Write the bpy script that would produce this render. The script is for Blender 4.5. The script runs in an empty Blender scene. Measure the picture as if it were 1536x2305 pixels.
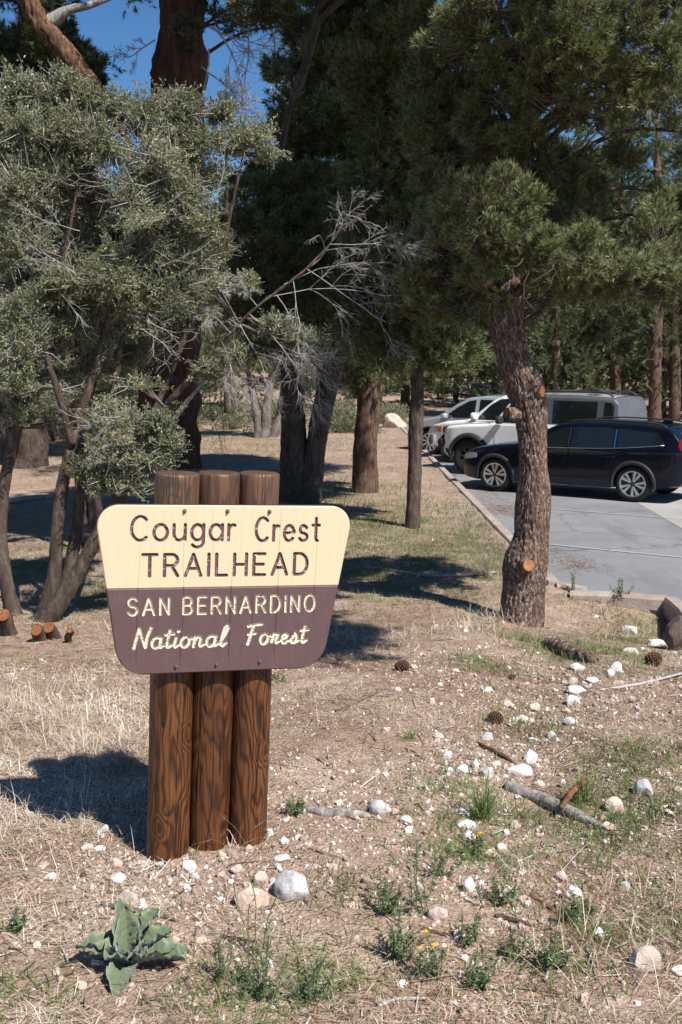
import bpy, math, random
import numpy as np
from mathutils import Vector, Matrix
R = math.radians
rng = np.random.default_rng(7)
random.seed(7)
SC = bpy.context.scene
COL = SC.collection

# ------------------------------------------------------------------ camera, sky, sun, exposure
CAMZ, PITCH, FPX = 2.15, R(7.82), 2400.0
cam_d = bpy.data.cameras.new('camera'); cam = bpy.data.objects.new('camera', cam_d); COL.objects.link(cam)
cam.location = (0, 0, CAMZ); cam.rotation_euler = (R(90) - PITCH, 0, 0)
cam_d.sensor_fit = 'VERTICAL'; cam_d.sensor_height = 36.0; cam_d.lens = FPX / 2305 * 36
cam_d.clip_start = 0.05; cam_d.clip_end = 2000
cam_d.dof.use_dof = True; cam_d.dof.focus_distance = 5.2; cam_d.dof.aperture_fstop = 11.0
SC.camera = cam
SUN_AZ = math.atan2(0.65, -0.76); SUN_EL = R(50)
TO_SUN = Vector((math.sin(SUN_AZ) * math.cos(SUN_EL), math.cos(SUN_AZ) * math.cos(SUN_EL), math.sin(SUN_EL)))
w = bpy.data.worlds.new('World'); SC.world = w; w.use_nodes = True
nt = w.node_tree; bg = nt.nodes['Background']
sky = nt.nodes.new('ShaderNodeTexSky'); sky.sky_type = 'NISHITA'; sky.sun_disc = False
sky.sun_elevation = SUN_EL; sky.sun_rotation = SUN_AZ
sky.altitude = 2200; sky.air_density = 1.0; sky.dust_density = 0.05; sky.ozone_density = 2.6
hs = nt.nodes.new('ShaderNodeHueSaturation'); hs.inputs['Saturation'].default_value = 1.22; nt.links.new(sky.outputs[0], hs.inputs['Color'])
nt.links.new(hs.outputs[0], bg.inputs[0]); bg.inputs[1].default_value = 0.08
sl = bpy.data.lights.new('sun', 'SUN'); sl.energy = 5.0; sl.angle = R(0.5); sl.color = (1.0, 0.95, 0.88)
so = bpy.data.objects.new('sun', sl); COL.objects.link(so)
so.rotation_euler = TO_SUN.to_track_quat('Z', 'Y').to_euler(); so.location = (20, -20, 30)
SC.view_settings.view_transform = 'Standard'; SC.view_settings.look = 'None'
SC.view_settings.exposure = 0.6; SC.view_settings.gamma = 1
SC.cycles.max_bounces = 6; SC.cycles.diffuse_bounces = 3; SC.cycles.glossy_bounces = 3
SC.cycles.transmission_bounces = 4; SC.cycles.transparent_max_bounces = 6

# ------------------------------------------------------------------ placing helpers
CP, SP = math.cos(PITCH), math.sin(PITCH)
CAM = np.array([0, 0, CAMZ])
def ray(px, py):
    return np.array([px - 768, FPX * CP + (1152.5 - py) * SP, -FPX * SP + (1152.5 - py) * CP])
def at(px, py, Y):
    d = ray(px, py); return CAM + d * (Y / d[1])
def mpp(p):                       # metres per photo pixel at a point
    return ((p[1]) * CP - (p[2] - CAMZ) * SP) / FPX
def onplane(px, py, z):
    d = ray(px, py); return CAM + d * ((z - CAMZ) / d[2])
def ss(a, b, x):
    t = np.clip((x - a) / (b - a), 0, 1); return t * t * (3 - 2 * t)

# ------------------------------------------------------------------ noise
def _h(i, j, k, s):
    n = (i.astype(np.int64) * 374761393 + j.astype(np.int64) * 668265263 + k.astype(np.int64) * 2147483647 + s * 1274126177) & 0xFFFFFFFF
    n = ((n ^ (n >> 13)) * 1274126177) & 0xFFFFFFFF
    n = ((n ^ (n >> 16)) * 2246822519) & 0xFFFFFFFF
    return ((n ^ (n >> 15)) & 0xFFFFFF) / float(0xFFFFFF) * 2 - 1
def vn(P, s=0):
    P = np.asarray(P, float); f = np.floor(P); t = P - f; t = t * t * (3 - 2 * t)
    i, j, k = f[:, 0].astype(int), f[:, 1].astype(int), f[:, 2].astype(int)
    x, y, z = t[:, 0], t[:, 1], t[:, 2]
    L = lambda a, b, u: a + (b - a) * u
    return L(L(L(_h(i, j, k, s), _h(i + 1, j, k, s), x), L(_h(i, j + 1, k, s), _h(i + 1, j + 1, k, s), x), y),
             L(L(_h(i, j, k + 1, s), _h(i + 1, j, k + 1, s), x), L(_h(i, j + 1, k + 1, s), _h(i + 1, j + 1, k + 1, s), x), y), z)
def fbm(P, s=0, o=4):
    P = np.asarray(P, float); a, v = 1.0, 0
    for q in range(o):
        v = v + a * vn(P * 2 ** q + 17.3 * q, s + q); a *= .5
    return v
def n2(x, y, f, s=0, o=3):
    x = np.asarray(x, float).ravel(); y = np.asarray(y, float).ravel()
    return fbm(np.stack([x * f, y * f, np.zeros_like(x)], 1), s, o)

# ------------------------------------------------------------------ terrain
LOT = -0.37; KTOP = -0.235
def kerb_near_y(x):               # front edge of the parking lot
    return 11.35 - (x - 2.5) * 0.62
def terrain(x, y):
    x = np.asarray(x, float); y = np.asarray(y, float); sh = x.shape
    x = x.ravel(); y = y.ravel()
    far = np.where(y > 6, ss(5.5, 11.0, y), 0)
    z = -0.27 * far
    z -= 0.14 * np.exp(-((x - 3.2) / 1.3) ** 2 - ((y - 9.8) / 1.3) ** 2)
    z += 0.12 * np.exp(-((x - 1.2) / .8) ** 2 - ((y - 8.6) / .9) ** 2)
    gx = 1.15 + .18 * (y - 6)
    z -= 0.07 * np.exp(-((x - gx) / .35) ** 2) * ss(4.0, 5.2, y) * (1 - ss(8.5, 10, y))
    z += 0.02 * np.exp(-((x + .55) / .45) ** 2 - ((y - 4.75) / .4) ** 2)
    z -= .17 * np.exp(-((x - 3.2) / .95) ** 2 - ((y - 10.2) / .6) ** 2)
    z += 0.035 * n2(x, y, .9, 1, 2) * ss(1, 4, y) + .014 * n2(x, y, 3.3, 5, 3) * (1 - ss(25, 40, y))
    z += .006 * n2(x, y, 13, 9, 2) * (1 - ss(8, 14, y))
    z += ss(62, 170, y) * 15
    kz = np.exp(-(np.clip(np.abs(x - 2.1) - .25, 0, 9) / .35) ** 2) * ss(11.0, 11.8, y) * (1 - ss(44, 46, y))
    z = z * (1 - kz) + (KTOP - .035 + .012 * n2(x, y, 2.2, 21, 2)) * kz
    inlot = ss(2.44, 2.52, x) * ss(0.0, .12, y - kerb_near_y(x)) * (1 - ss(44, 46, y))
    z = z * (1 - inlot) + (LOT - .09) * inlot
    return z.reshape(sh)
def th(x, y):
    return float(terrain(np.array([x]), np.array([y]))[0])
def ground(px, py):
    d = ray(px, py); t = 1.0 / np.linalg.norm(d); p = CAM; st = .05
    ts = np.concatenate([np.linspace(2.2, 40, 900), np.linspace(40.5, 150, 300)])
    Q = CAM[None] + d[None] * (ts / d[1])[:, None]
    below = Q[:, 2] < terrain(Q[:, 0], Q[:, 1])
    i = int(np.argmax(below)) if below.any() else len(ts) - 1
    return np.array([Q[i, 0], Q[i, 1], th(Q[i, 0], Q[i, 1])])

# ------------------------------------------------------------------ mesh helpers
class MB:
    def __init__(s): s.V, s.F, s.M, s.T, s.n = [], [], [], [], 0
    def add(s, V, F, mi=0, t=0.0):
        V = np.asarray(V, float).reshape(-1, 3)
        if not isinstance(F, list): F = [F]
        for f in F:
            f = np.asarray(f, int)
            if f.size: s.F.append(f + s.n); s.M.append(np.full(len(f), mi))
        s.V.append(V); s.T.append(np.broadcast_to(np.asarray(t, float), (len(V),)).copy()); s.n += len(V)
        return s
    def build(s, name, mats, parent=None, smooth=True, loc=None):
        me = bpy.data.meshes.new(name)
        V = np.concatenate(s.V); me.vertices.add(len(V)); me.vertices.foreach_set('co', V.astype(np.float32).ravel())
        L = np.concatenate([f.ravel() for f in s.F]); sz = np.concatenate([np.full(len(f), f.shape[1]) for f in s.F])
        me.loops.add(len(L)); me.loops.foreach_set('vertex_index', L.astype(np.int32))
        me.polygons.add(len(sz)); st = np.concatenate([[0], np.cumsum(sz)[:-1]])
        me.polygons.foreach_set('loop_start', st.astype(np.int32))
        if not isinstance(mats, (list, tuple)): mats = [mats]
        for m in mats: me.materials.append(m)
        me.polygons.foreach_set('material_index', np.concatenate(s.M).astype(np.int32))
        me.polygons.foreach_set('use_smooth', np.full(len(sz), bool(smooth)))
        a = me.attributes.new('tint', 'FLOAT', 'POINT'); a.data.foreach_set('value', np.concatenate(s.T).astype(np.float32))
        me.update(calc_edges=True); me.validate()
        o = bpy.data.objects.new(name, me); COL.objects.link(o)
        if parent: o.parent = parent
        if loc is not None: o.location = loc
        return o
def tag(o, label=None, cat=None, group=None, kind=None):
    if label: o['label'] = label
    if cat: o['category'] = cat
    if group: o['group'] = group
    if kind: o['kind'] = kind
    return o
def empty(name, loc=(0, 0, 0), rot=(0, 0, 0)):
    o = bpy.data.objects.new(name, None); COL.objects.link(o); o.location = loc; o.rotation_euler = rot
    o.empty_display_size = .1; return o
def children(o):
    return [c for c in bpy.data.objects if c.parent == o]
def copy_tree(o, parent=None):
    c = o.copy(); COL.objects.link(c)
    if parent: c.parent = parent
    for ch in children(o): copy_tree(ch, c)
    return c
def catmull(P, n):
    P = np.asarray(P, float); Q = np.vstack([2 * P[0] - P[1], P, 2 * P[-1] - P[-2]]); out = []
    m = len(P) - 1
    for u in np.linspace(0, m - 1e-6, n):
        i = int(u); t = u - i; a, b, c, d = Q[i], Q[i + 1], Q[i + 2], Q[i + 3]
        out.append(.5 * (2 * b + (c - a) * t + (2 * a - 5 * b + 4 * c - d) * t * t + (3 * b - a - 3 * c + d) * t ** 3))
    return np.array(out)
def tube(P, rad, n=8, cap=True, disp=None):
    P = np.asarray(P, float); m = len(P); rad = np.broadcast_to(np.asarray(rad, float), (m,))
    T = np.gradient(P, axis=0); T /= np.linalg.norm(T, axis=1)[:, None] + 1e-12
    u = np.cross(T[0], [0, 1, .13]); u /= np.linalg.norm(u); U = [u]
    for i in range(1, m):
        u = U[-1] - T[i] * np.dot(U[-1], T[i]); U.append(u / np.linalg.norm(u))
    U = np.array(U); W = np.cross(T, U); a = np.arange(n) / n * 2 * math.pi
    D = U[:, None] * np.cos(a)[None, :, None] + W[:, None] * np.sin(a)[None, :, None]
    V = (P[:, None] + D * rad[:, None, None]).reshape(-1, 3)
    if disp is not None:
        V = V + D.reshape(-1, 3) * (disp(V, np.repeat(np.arange(m) / (m - 1), n)))[:, None]
    i, j = np.meshgrid(np.arange(m - 1), np.arange(n), indexing='ij'); j2 = (j + 1) % n
    F = np.stack([i * n + j, i * n + j2, (i + 1) * n + j2, (i + 1) * n + j], -1).reshape(-1, 4)
    Fs = [F]
    if cap:
        V = np.vstack([V, P[0], P[-1]]); k = m * n; jj = np.arange(n)
        Fs.append(np.stack([(jj + 1) % n, jj, np.full(n, k)], 1))
        Fs.append(np.stack([(m - 1) * n + jj, (m - 1) * n + (jj + 1) % n, np.full(n, k + 1)], 1))
    return V, Fs
def frames(D, roll=None):
    D = D / (np.linalg.norm(D, axis=1)[:, None] + 1e-12)
    h = np.where(np.abs(D[:, 2:3]) < .9, np.array([[0, 0, 1.]]), np.array([[1., 0, 0]]))
    X = np.cross(h, D); X /= np.linalg.norm(X, axis=1)[:, None]; Y = np.cross(D, X)
    if roll is not None:
        c, s = np.cos(roll)[:, None], np.sin(roll)[:, None]; X, Y = X * c + Y * s, Y * c - X * s
    return np.stack([X, Y, D], 2)
def scatter(mb, TV, TF, pos, Rm, sc, tint, tt=None, mi=0):
    N, k = len(pos), len(TV); sc = np.asarray(sc, float)
    if sc.ndim == 1: sc = sc[:, None].repeat(3, 1)
    V = np.einsum('nij,nkj->nki', Rm, TV[None] * sc[:, None, :]) + pos[:, None]
    Fs = [(f[None] + (np.arange(N) * k)[:, None, None]).reshape(-1, f.shape[1]) for f in (TF if isinstance(TF, list) else [TF])]
    t = np.broadcast_to(np.asarray(tint, float).reshape(-1, 1), (N, k))
    if tt is not None: t = t + tt[None]
    mb.add(V.reshape(-1, 3), Fs, mi, t.ravel())
def sticks(mb, A, B, ra, rb, n=3, t=0.0, mi=0):
    A = np.asarray(A, float); B = np.asarray(B, float); N = len(A)
    if N == 0: return
    F = frames(B - A); a = np.arange(n) / n * 2 * math.pi
    D = F[:, :, 0][:, None] * np.cos(a)[None, :, None] + F[:, :, 1][:, None] * np.sin(a)[None, :, None]
    ra = np.broadcast_to(ra, (N,)); rb = np.broadcast_to(rb, (N,))
    V = np.concatenate([A[:, None] + D * ra[:, None, None], B[:, None] + D * rb[:, None, None]], 1)
    j = np.arange(n); f = np.stack([j, (j + 1) % n, n + (j + 1) % n, n + j], 1)
    Fq = (f[None] + (np.arange(N) * 2 * n)[:, None, None]).reshape(-1, 4)
    tt = np.repeat(np.broadcast_to(t, (N,)), 2 * n)
    mb.add(V.reshape(-1, 3), Fq, mi, tt)
def rdir(n, g=None):
    d = (g or rng).normal(size=(n, 3)); return d / np.linalg.norm(d, axis=1)[:, None]
def icosphere(sub):
    t = (1 + 5 ** .5) / 2
    V = [(-1, t, 0), (1, t, 0), (-1, -t, 0), (1, -t, 0), (0, -1, t), (0, 1, t), (0, -1, -t), (0, 1, -t), (t, 0, -1), (t, 0, 1), (-t, 0, -1), (-t, 0, 1)]
    F = [(0, 11, 5), (0, 5, 1), (0, 1, 7), (0, 7, 10), (0, 10, 11), (1, 5, 9), (5, 11, 4), (11, 10, 2), (10, 7, 6), (7, 1, 8), (3, 9, 4), (3, 4, 2), (3, 2, 6), (3, 6, 8), (3, 8, 9), (4, 9, 5), (2, 4, 11), (6, 2, 10), (8, 6, 7), (9, 8, 1)]
    V = [np.array(v) / np.linalg.norm(v) for v in V]
    for _ in range(sub):
        c = {}; G = []
        def mid(a, b):
            k = (min(a, b), max(a, b))
            if k not in c: m = V[a] + V[b]; V.append(m / np.linalg.norm(m)); c[k] = len(V) - 1
            return c[k]
        for a, b, d in F:
            x, y, z = mid(a, b), mid(b, d), mid(d, a); G += [(a, x, z), (b, y, x), (d, z, y), (x, y, z)]
        F = G
    return np.array(V), np.array(F)
ICO = {k: icosphere(k) for k in range(4)}

# ------------------------------------------------------------------ materials
class NT:
    def __init__(s, name):
        s.m = bpy.data.materials.new(name); s.m.use_nodes = True; s.t = s.m.node_tree
        s.b = s.t.nodes['Principled BSDF']; s.o = s.t.nodes['Material Output']
    def n(s, typ, **kw):
        nd = s.t.nodes.new('ShaderNode' + typ)
        for k, v in kw.items(): setattr(nd, k, v)
        return nd
    def l(s, a, b): s.t.links.new(a, b)
    def val(s, sock, v):
        if hasattr(v, 'is_output'): s.l(v, sock)
        else: sock.default_value = v
    def coord(s, scale=(1, 1, 1), kind='Object', loc=(0, 0, 0), rot=(0, 0, 0)):
        c = s.n('TexCoord'); m = s.n('Mapping'); s.l(c.outputs[kind], m.inputs[0])
        m.inputs['Scale'].default_value = scale; m.inputs['Location'].default_value = loc; m.inputs['Rotation'].default_value = rot
        return m.outputs[0]
    def noise(s, vec, scale=5, detail=4, rough=.5, dist=0):
        x = s.n('TexNoise'); s.l(vec, x.inputs['Vector']); x.inputs['Scale'].default_value = scale
        x.inputs['Detail'].default_value = detail; x.inputs['Roughness'].default_value = rough; x.inputs['Distortion'].default_value = dist
        return x.outputs[0]
    def voro(s, vec, scale=5, feature='F1', rnd=1):
        x = s.n('TexVoronoi', feature=feature); s.l(vec, x.inputs['Vector']); x.inputs['Scale'].default_value = scale
        x.inputs['Randomness'].default_value = rnd; return x.outputs['Distance']
    def ramp(s, fac, stops):
        r = s.n('ValToRGB'); s.l(fac, r.inputs[0]); e = r.color_ramp.elements
        while len(e) < len(stops): e.new(.5)
        for q, (p, c) in zip(e, stops):
            q.position = p; q.color = (*c, 1) if hasattr(c, '__len__') else (c, c, c, 1)
        return r.outputs[0]
    def mix(s, f, a, b, mode='MIX'):
        x = s.n('MixRGB', blend_type=mode); s.val(x.inputs[0], f)
        for q, v in ((1, a), (2, b)):
            s.val(x.inputs[q], v if hasattr(v, 'is_output') else (*v, 1))
        return x.outputs[0]
    def math(s, op, a, b=0.0, c=None):
        x = s.n('Math', operation=op); s.val(x.inputs[0], a); s.val(x.inputs[1], b)
        if c is not None: s.val(x.inputs[2], c)
        return x.outputs[0]
    def attr(s, name='tint'):
        a = s.n('Attribute'); a.attribute_name = name; return a.outputs['Fac']
    def objrnd(s): return s.n('ObjectInfo').outputs['Random']
    def bump(s, h, strength=.5, dist=.01):
        b = s.n('Bump'); b.inputs['Strength'].default_value = strength; b.inputs['Distance'].default_value = dist
        s.l(h, b.inputs['Height']); s.l(b.outputs[0], s.b.inputs['Normal']); return b
    def fin(s, col, rough=.7, spec=.5, **kw):
        s.val(s.b.inputs['Base Color'], col if hasattr(col, 'is_output') else (*col, 1))
        s.val(s.b.inputs['Roughness'], rough); s.b.inputs['Specular IOR Level'].default_value = spec
        for k, v in kw.items(): s.b.inputs[k.replace('_', ' ')].default_value = v
        return s.m
    def leafy(s, col, trans=.25, rough=.5, spec=.4):
        s.fin(col, rough, spec); tr = s.n('BsdfTranslucent'); mx = s.n('MixShader'); mx.inputs[0].default_value = trans
        s.val(tr.inputs[0], col if hasattr(col, 'is_output') else (*col, 1))
        s.l(s.b.outputs[0], mx.inputs[1]); s.l(tr.outputs[0], mx.inputs[2]); s.l(mx.outputs[0], s.o.inputs[0]); return s.m
def plain(name, col, rough=.5, spec=.5, var=.15, scale=30, **kw):
    k = NT(name); v = k.noise(k.coord(), scale, 3)
    c = k.mix(k.math('MULTIPLY', v, var * 2), col, tuple(x * .6 for x in col))
    return k.fin(c, rough, spec, **kw)
M = {}
def m_ground():
    k = NT('soil'); c = k.coord(); a = k.noise(c, .8, 5, .6); b = k.noise(c, 6, 6, .65); d = k.noise(c, 45, 5, .7); e = k.voro(c, 70)
    col = k.ramp(b, [(.3, (.25, .18, .13)), (.5, (.42, .315, .24)), (.72, (.58, .475, .385))])
    col = k.mix(k.ramp(a, [(.42, 0), (.62, .6)]), col, (.32, .205, .145))
    col = k.mix(k.ramp(d, [(.35, .7), (.6, 0)]), col, (.17, .115, .085))
    col = k.mix(k.ramp(e, [(.08, .55), (.2, 0)]), col, (.52, .44, .38))
    h = k.math('ADD', k.math('MULTIPLY', d, .6), k.math('MULTIPLY', e, .5))
    k.bump(h, .9, .02); return k.fin(col, .95, .15)
M['soil'] = m_ground()
def m_asphalt():
    k = NT('asphalt'); c = k.coord(); a = k.noise(c, .5, 5, .6, .6); d = k.noise(c, 130, 3, .7); g = k.noise(k.coord((1, .25, 1), rot=(0, 0, .6)), 1.6, 5, .65)
    col = k.ramp(a, [(.3, (.20, .205, .215)), (.7, (.30, .30, .31))])
    col = k.mix(k.ramp(g, [(.3, .65), (.5, 0)]), col, (.105, .11, .12))
    col = k.mix(k.ramp(d, [(.35, .55), (.62, 0)]), col, (.11, .11, .115))
    w = k.noise(c, 2.5, 4); ww = k.n('VectorMath', operation='MULTIPLY_ADD'); k.l(w, ww.inputs[0]); ww.inputs[1].default_value = (.5, .5, .5); k.l(c, ww.inputs[2])
    cr = k.voro(ww.outputs[0], .32, 'DISTANCE_TO_EDGE'); col = k.mix(k.ramp(cr, [(.002, .5), (.012, 0)]), col, (.06, .058, .055))
    k.bump(d, .5, .006); return k.fin(col, .85, .3)
M['asphalt'] = m_asphalt()
def m_patch():
    k = NT('old_concrete'); c = k.coord(); a = k.noise(c, 1.2, 5, .6); d = k.noise(c, 60, 4, .7)
    col = k.ramp(a, [(.3, (.30, .295, .28)), (.7, (.42, .41, .39))]); col = k.mix(k.ramp(d, [(.35, .5), (.6, 0)]), col, (.2, .19, .18))
    k.bump(d, .5, .006); return k.fin(col, .9, .2)
M['patch'] = m_patch()
def m_kerb():
    k = NT('kerb_concrete'); c = k.coord(); a = k.noise(c, 3, 5, .65); d = k.noise(c, 50, 4, .7)
    col = k.ramp(a, [(.3, (.27, .205, .17)), (.6, (.42, .36, .32))]); col = k.mix(k.ramp(d, [(.33, .6), (.55, 0)]), col, (.2, .155, .13))
    k.bump(d, .6, .008); return k.fin(col, .9, .2)
M['kerb'] = m_kerb()
def m_paint():
    k = NT('worn_road_paint'); c = k.coord(); d = k.noise(c, 14, 5, .7)
    return k.fin(k.ramp(d, [(.45, (.31, .31, .32)), (.72, (.47, .49, .51))]), .8, .3)
M['paint'] = m_paint()
def m_bark(name, dark, mid, light, sc=(22, 22, 6), bs=.8):
    k = NT(name); c = k.coord(sc); a = k.noise(c, 1, 6, .65, .5); b = k.noise(k.coord((3, 3, 1.2)), 1, 4); f = k.noise(k.coord(), 120, 3, .7)
    col = k.ramp(a, [(.32, dark), (.5, mid), (.68, light)]); col = k.mix(k.ramp(b, [(.4, 0), (.65, .45)]), col, mid)
    col = k.mix(k.ramp(f, [(.4, .35), (.6, 0)]), col, dark)
    k.bump(a, bs, .02); return k.fin(col, .9, .2)
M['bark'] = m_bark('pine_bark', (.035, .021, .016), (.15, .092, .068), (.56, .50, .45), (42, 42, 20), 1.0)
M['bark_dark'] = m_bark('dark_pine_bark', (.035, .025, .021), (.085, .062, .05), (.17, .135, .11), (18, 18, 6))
M['bark_cedar'] = m_bark('cedar_bark', (.03, .014, .010), (.10, .044, .025), (.20, .10, .055), (14, 14, .9), 1)
M['bark_red'] = m_bark('red_bark', (.06, .028, .018), (.19, .09, .05), (.33, .2, .13), (26, 26, 6))
M['bark_mix'] = m_bark('brown_bark', (.04, .024, .018), (.12, .072, .052), (.24, .175, .135), (22, 22, 6))
M['bark_limb'] = m_bark('peeling_bark', (.025, .016, .012), (.12, .062, .034), (.30, .19, .12), (16, 16, 3), 1)
M['bark_grey'] = m_bark('grey_bark', (.06, .05, .045), (.17, .145, .13), (.36, .325, .30), (30, 30, 8))
M['twig'] = plain('twig_bark', (.16, .13, .11), .9, .2)
M['twig_pale'] = plain('bleached_twig', (.40, .375, .36), .85, .2)
M['deadwood'] = m_bark('weathered_wood', (.11, .095, .085), (.31, .28, .255), (.52, .49, .46), (30, 30, 3))
def m_cut():
    k = NT('fresh_cut_wood'); c = k.coord(); a = k.noise(c, 25, 4)
    return k.fin(k.ramp(a, [(.3, (.20, .085, .032)), (.7, (.42, .215, .10))]), .8, .2)
M['cut'] = m_cut()
M['cut_old'] = m_bark('old_cut_wood', (.09, .032, .015), (.25, .10, .04), (.38, .19, .09), (60, 60, 60), .6)
def m_needles(name, base, lo, mid, hi, trans=.2):
    k = NT(name); t = k.attr(); r = k.noise(k.coord(), 1.3, 2)
    t2 = k.math('ADD', t, k.math('MULTIPLY_ADD', r, .5, -.25))
    return k.leafy(k.ramp(t2, [(.06, base), (.22, lo), (.6, mid), (1.0, hi)]), trans, .45, .4)
M['needle'] = m_needles('pinyon_needles', (.22, .125, .05), (.065, .072, .024), (.145, .168, .062), (.33, .35, .18))
M['needle_far'] = m_needles('far_pine_needles', (.08, .075, .035), (.07, .088, .038), (.125, .15, .065), (.21, .225, .11))
M['juniper'] = m_needles('juniper_sprays', (.10, .065, .03), (.05, .065, .025), (.085, .105, .04), (.17, .17, .07))
M['mahog'] = m_needles('mahogany_leaves', (.09, .095, .04), (.145, .16, .072), (.25, .268, .148), (.46, .47, .34), .18)
M['mahog'].node_tree.nodes['Principled BSDF'].inputs['Roughness'].default_value = .42
M['brush'] = m_needles('brush_leaves', (.14, .12, .07), (.12, .13, .07), (.19, .19, .11), (.3, .28, .18))
M['straw'] = m_needles('dry_straw', (.20, .13, .085), (.36, .26, .18), (.60, .48, .36), (.85, .77, .65), .08)
M['grass'] = m_needles('green_grass', (.13, .125, .045), (.10, .15, .04), (.15, .225, .065), (.29, .35, .14), .3)
M['litter'] = m_needles('needle_litter', (.08, .04, .025), (.17, .085, .05), (.33, .185, .115), (.52, .36, .26), .05)
M['weed'] = m_needles('weed_leaves', (.10, .12, .05), (.125, .165, .075), (.19, .245, .12), (.28, .33, .19), .35)
def m_pebble():
    k = NT('pebbles'); t = k.attr(); n = k.noise(k.coord(), 60, 4, .6)
    c = k.ramp(t, [(.0, (.20, .14, .11)), (.3, (.36, .265, .21)), (.58, (.56, .46, .40)), (.85, (.80, .76, .73))])
    c = k.mix(k.ramp(n, [(.35, .5), (.6, 0)]), c, (.24, .18, .145)); return k.fin(c, .85, .3)
M['pebble'] = m_pebble()
def m_stone(name, a, b, dirt, sc=9):
    k = NT(name); c = k.coord(); n = k.noise(c, sc, 6, .65, .6); d = k.noise(c, sc * 7, 4, .7); z = k.noise(c, sc * .6, 4)
    col = k.ramp(n, [(.3, b), (.62, a)]); col = k.mix(k.ramp(z, [(.45, 0), (.7, .75)]), col, dirt)
    col = k.mix(k.ramp(d, [(.32, .5), (.5, 0)]), col, tuple(x * .45 for x in b))
    k.bump(k.math('ADD', n, k.math('MULTIPLY', d, .5)), .7, .012); return k.fin(col, .85, .3)
M['st_white'] = m_stone('white_quartz', (.82, .80, .78), (.58, .54, .51), (.5, .38, .31), 14)
M['st_grey'] = m_stone('grey_granite', (.62, .62, .62), (.30, .30, .31), (.45, .41, .38), 16)
M['st_tan'] = m_stone('tan_stone', (.66, .55, .46), (.46, .34, .26), (.34, .2, .13), 9)
M['st_pink'] = m_stone('pinkish_stone', (.64, .54, .48), (.43, .33, .285), (.32, .22, .17), 14)
M['st_dark'] = m_stone('dark_boulder', (.17, .13, .11), (.075, .055, .045), (.12, .09, .07), 8)
# ------------------------------------------------------------------ setting: ground, lot, kerb
def build_ground():
    ys = np.concatenate([np.linspace(-9, 1.6, 26)[:-1], 1.6 * (330 / 1.6) ** np.linspace(0, 1, 620)])
    us = np.linspace(-1, 1, 401); us = np.sign(us) * (.55 * np.abs(us) + .45 * np.abs(us) ** 3)
    Y = ys[:, None].repeat(401, 1); X = us[None] * (np.maximum(ys, 0) * .95 + 7)[:, None]
    Z = terrain(X, Y); m, n = X.shape
    i, j = np.meshgrid(np.arange(m - 1), np.arange(n - 1), indexing='ij')
    F = np.stack([i * n + j, i * n + j + 1, (i + 1) * n + j + 1, (i + 1) * n + j], -1).reshape(-1, 4)
    o = MB().add(np.stack([X, Y, Z], -1).reshape(-1, 3), F).build('ground', M['soil'])
    tag(o, kind='structure')
build_ground()
KA = onplane(1240, 1316, KTOP); KB = onplane(1502, 1341, KTOP)
def sheet(name, poly, z, mat, kind='structure'):
    V = np.array([(x, y, z) for x, y in poly]); o = MB().add(V, np.arange(len(V))[None]).build(name, mat, smooth=False); return tag(o, kind=kind)
sheet('parking_lot', [(2.46, 11.42), (2.46, 45), (70, 45), (70, -30), (8, -1.0), (4.6, 9.9)], LOT, M['asphalt'])
a0 = onplane(1400, 1112, LOT); b0 = onplane(1536, 1190, LOT); dd = (b0 - a0) / np.linalg.norm(b0 - a0)
sheet('pavement_patch', [tuple((a0 - dd * 1.5)[:2]), tuple((b0 + dd * 4)[:2]), (30, 14), (30, 30), tuple((a0 - dd * 1.5 + [2, 1.5, 0])[:2])], LOT + .004, M['patch'])
HEAD = np.array([-.805, .593]); HEAD /= np.linalg.norm(HEAD)
def stall_line(p, q, wd=.07):
    p, q = np.array(p[:2]), np.array(q[:2]); d = (q - p) / np.linalg.norm(q - p); s = np.array([-d[1], d[0]]) * wd / 2
    return sheet('parking_line', [tuple(p - s), tuple(q - s), tuple(q + s), tuple(p + s)], LOT + .008, M['paint'])
l0 = onplane(1225, 1225, LOT); l1 = onplane(1560, 1258, LOT)
stall_line(l0, l1)
for k in range(1, 6):
    o = np.array([l0[0], l0[1] + 4.3 * k]); stall_line(o, o + (np.array(l1[:2]) - l0[:2]) / np.linalg.norm(l1[:2] - l0[:2]) * 5)
def kerb(name, path, top, w=.16, h=.34):
    mb = MB(); P = np.array(path, float)
    prof = [(-w / 2, -h), (-w / 2, -.03), (-w / 2 + .02, 0), (w / 2 - .02, 0), (w / 2, -.03), (w / 2, -h)]
    d = np.gradient(P, axis=0); d /= np.linalg.norm(d, axis=1)[:, None]; s = np.stack([-d[:, 1], d[:, 0]], 1); k = len(prof)
    V = []
    for i in range(len(P)):
        wob = .012 * vn(np.array([[P[i, 0] * 3, P[i, 1] * 3, 1.]]), 3)[0]
        V += [(P[i, 0] + s[i, 0] * (a + wob), P[i, 1] + s[i, 1] * (a + wob), top + b + wob * .6) for a, b in prof]
    i, j = np.meshgrid(np.arange(len(P) - 1), np.arange(k - 1), indexing='ij')
    F = np.stack([i * k + j, i * k + j + 1, (i + 1) * k + j + 1, (i + 1) * k + j], -1).reshape(-1, 4)[:, ::-1]
    mb.add(V, [F, np.arange(k)[None], (np.arange(k) + (len(P) - 1) * k)[None, ::-1]])
    return tag(mb.build(name, M['kerb'], smooth=False), kind='structure')
kerb('kerb', [(2.38, y) for y in np.linspace(11.6, 44, 60)], KTOP)
kerb('kerb', [(2.38 + .16 * math.sin(t), 11.56 - .16 * (1 - math.cos(t))) for t in np.linspace(0, 1.2, 6)] + [(2.62 + .02, 11.36)], KTOP)
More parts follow.
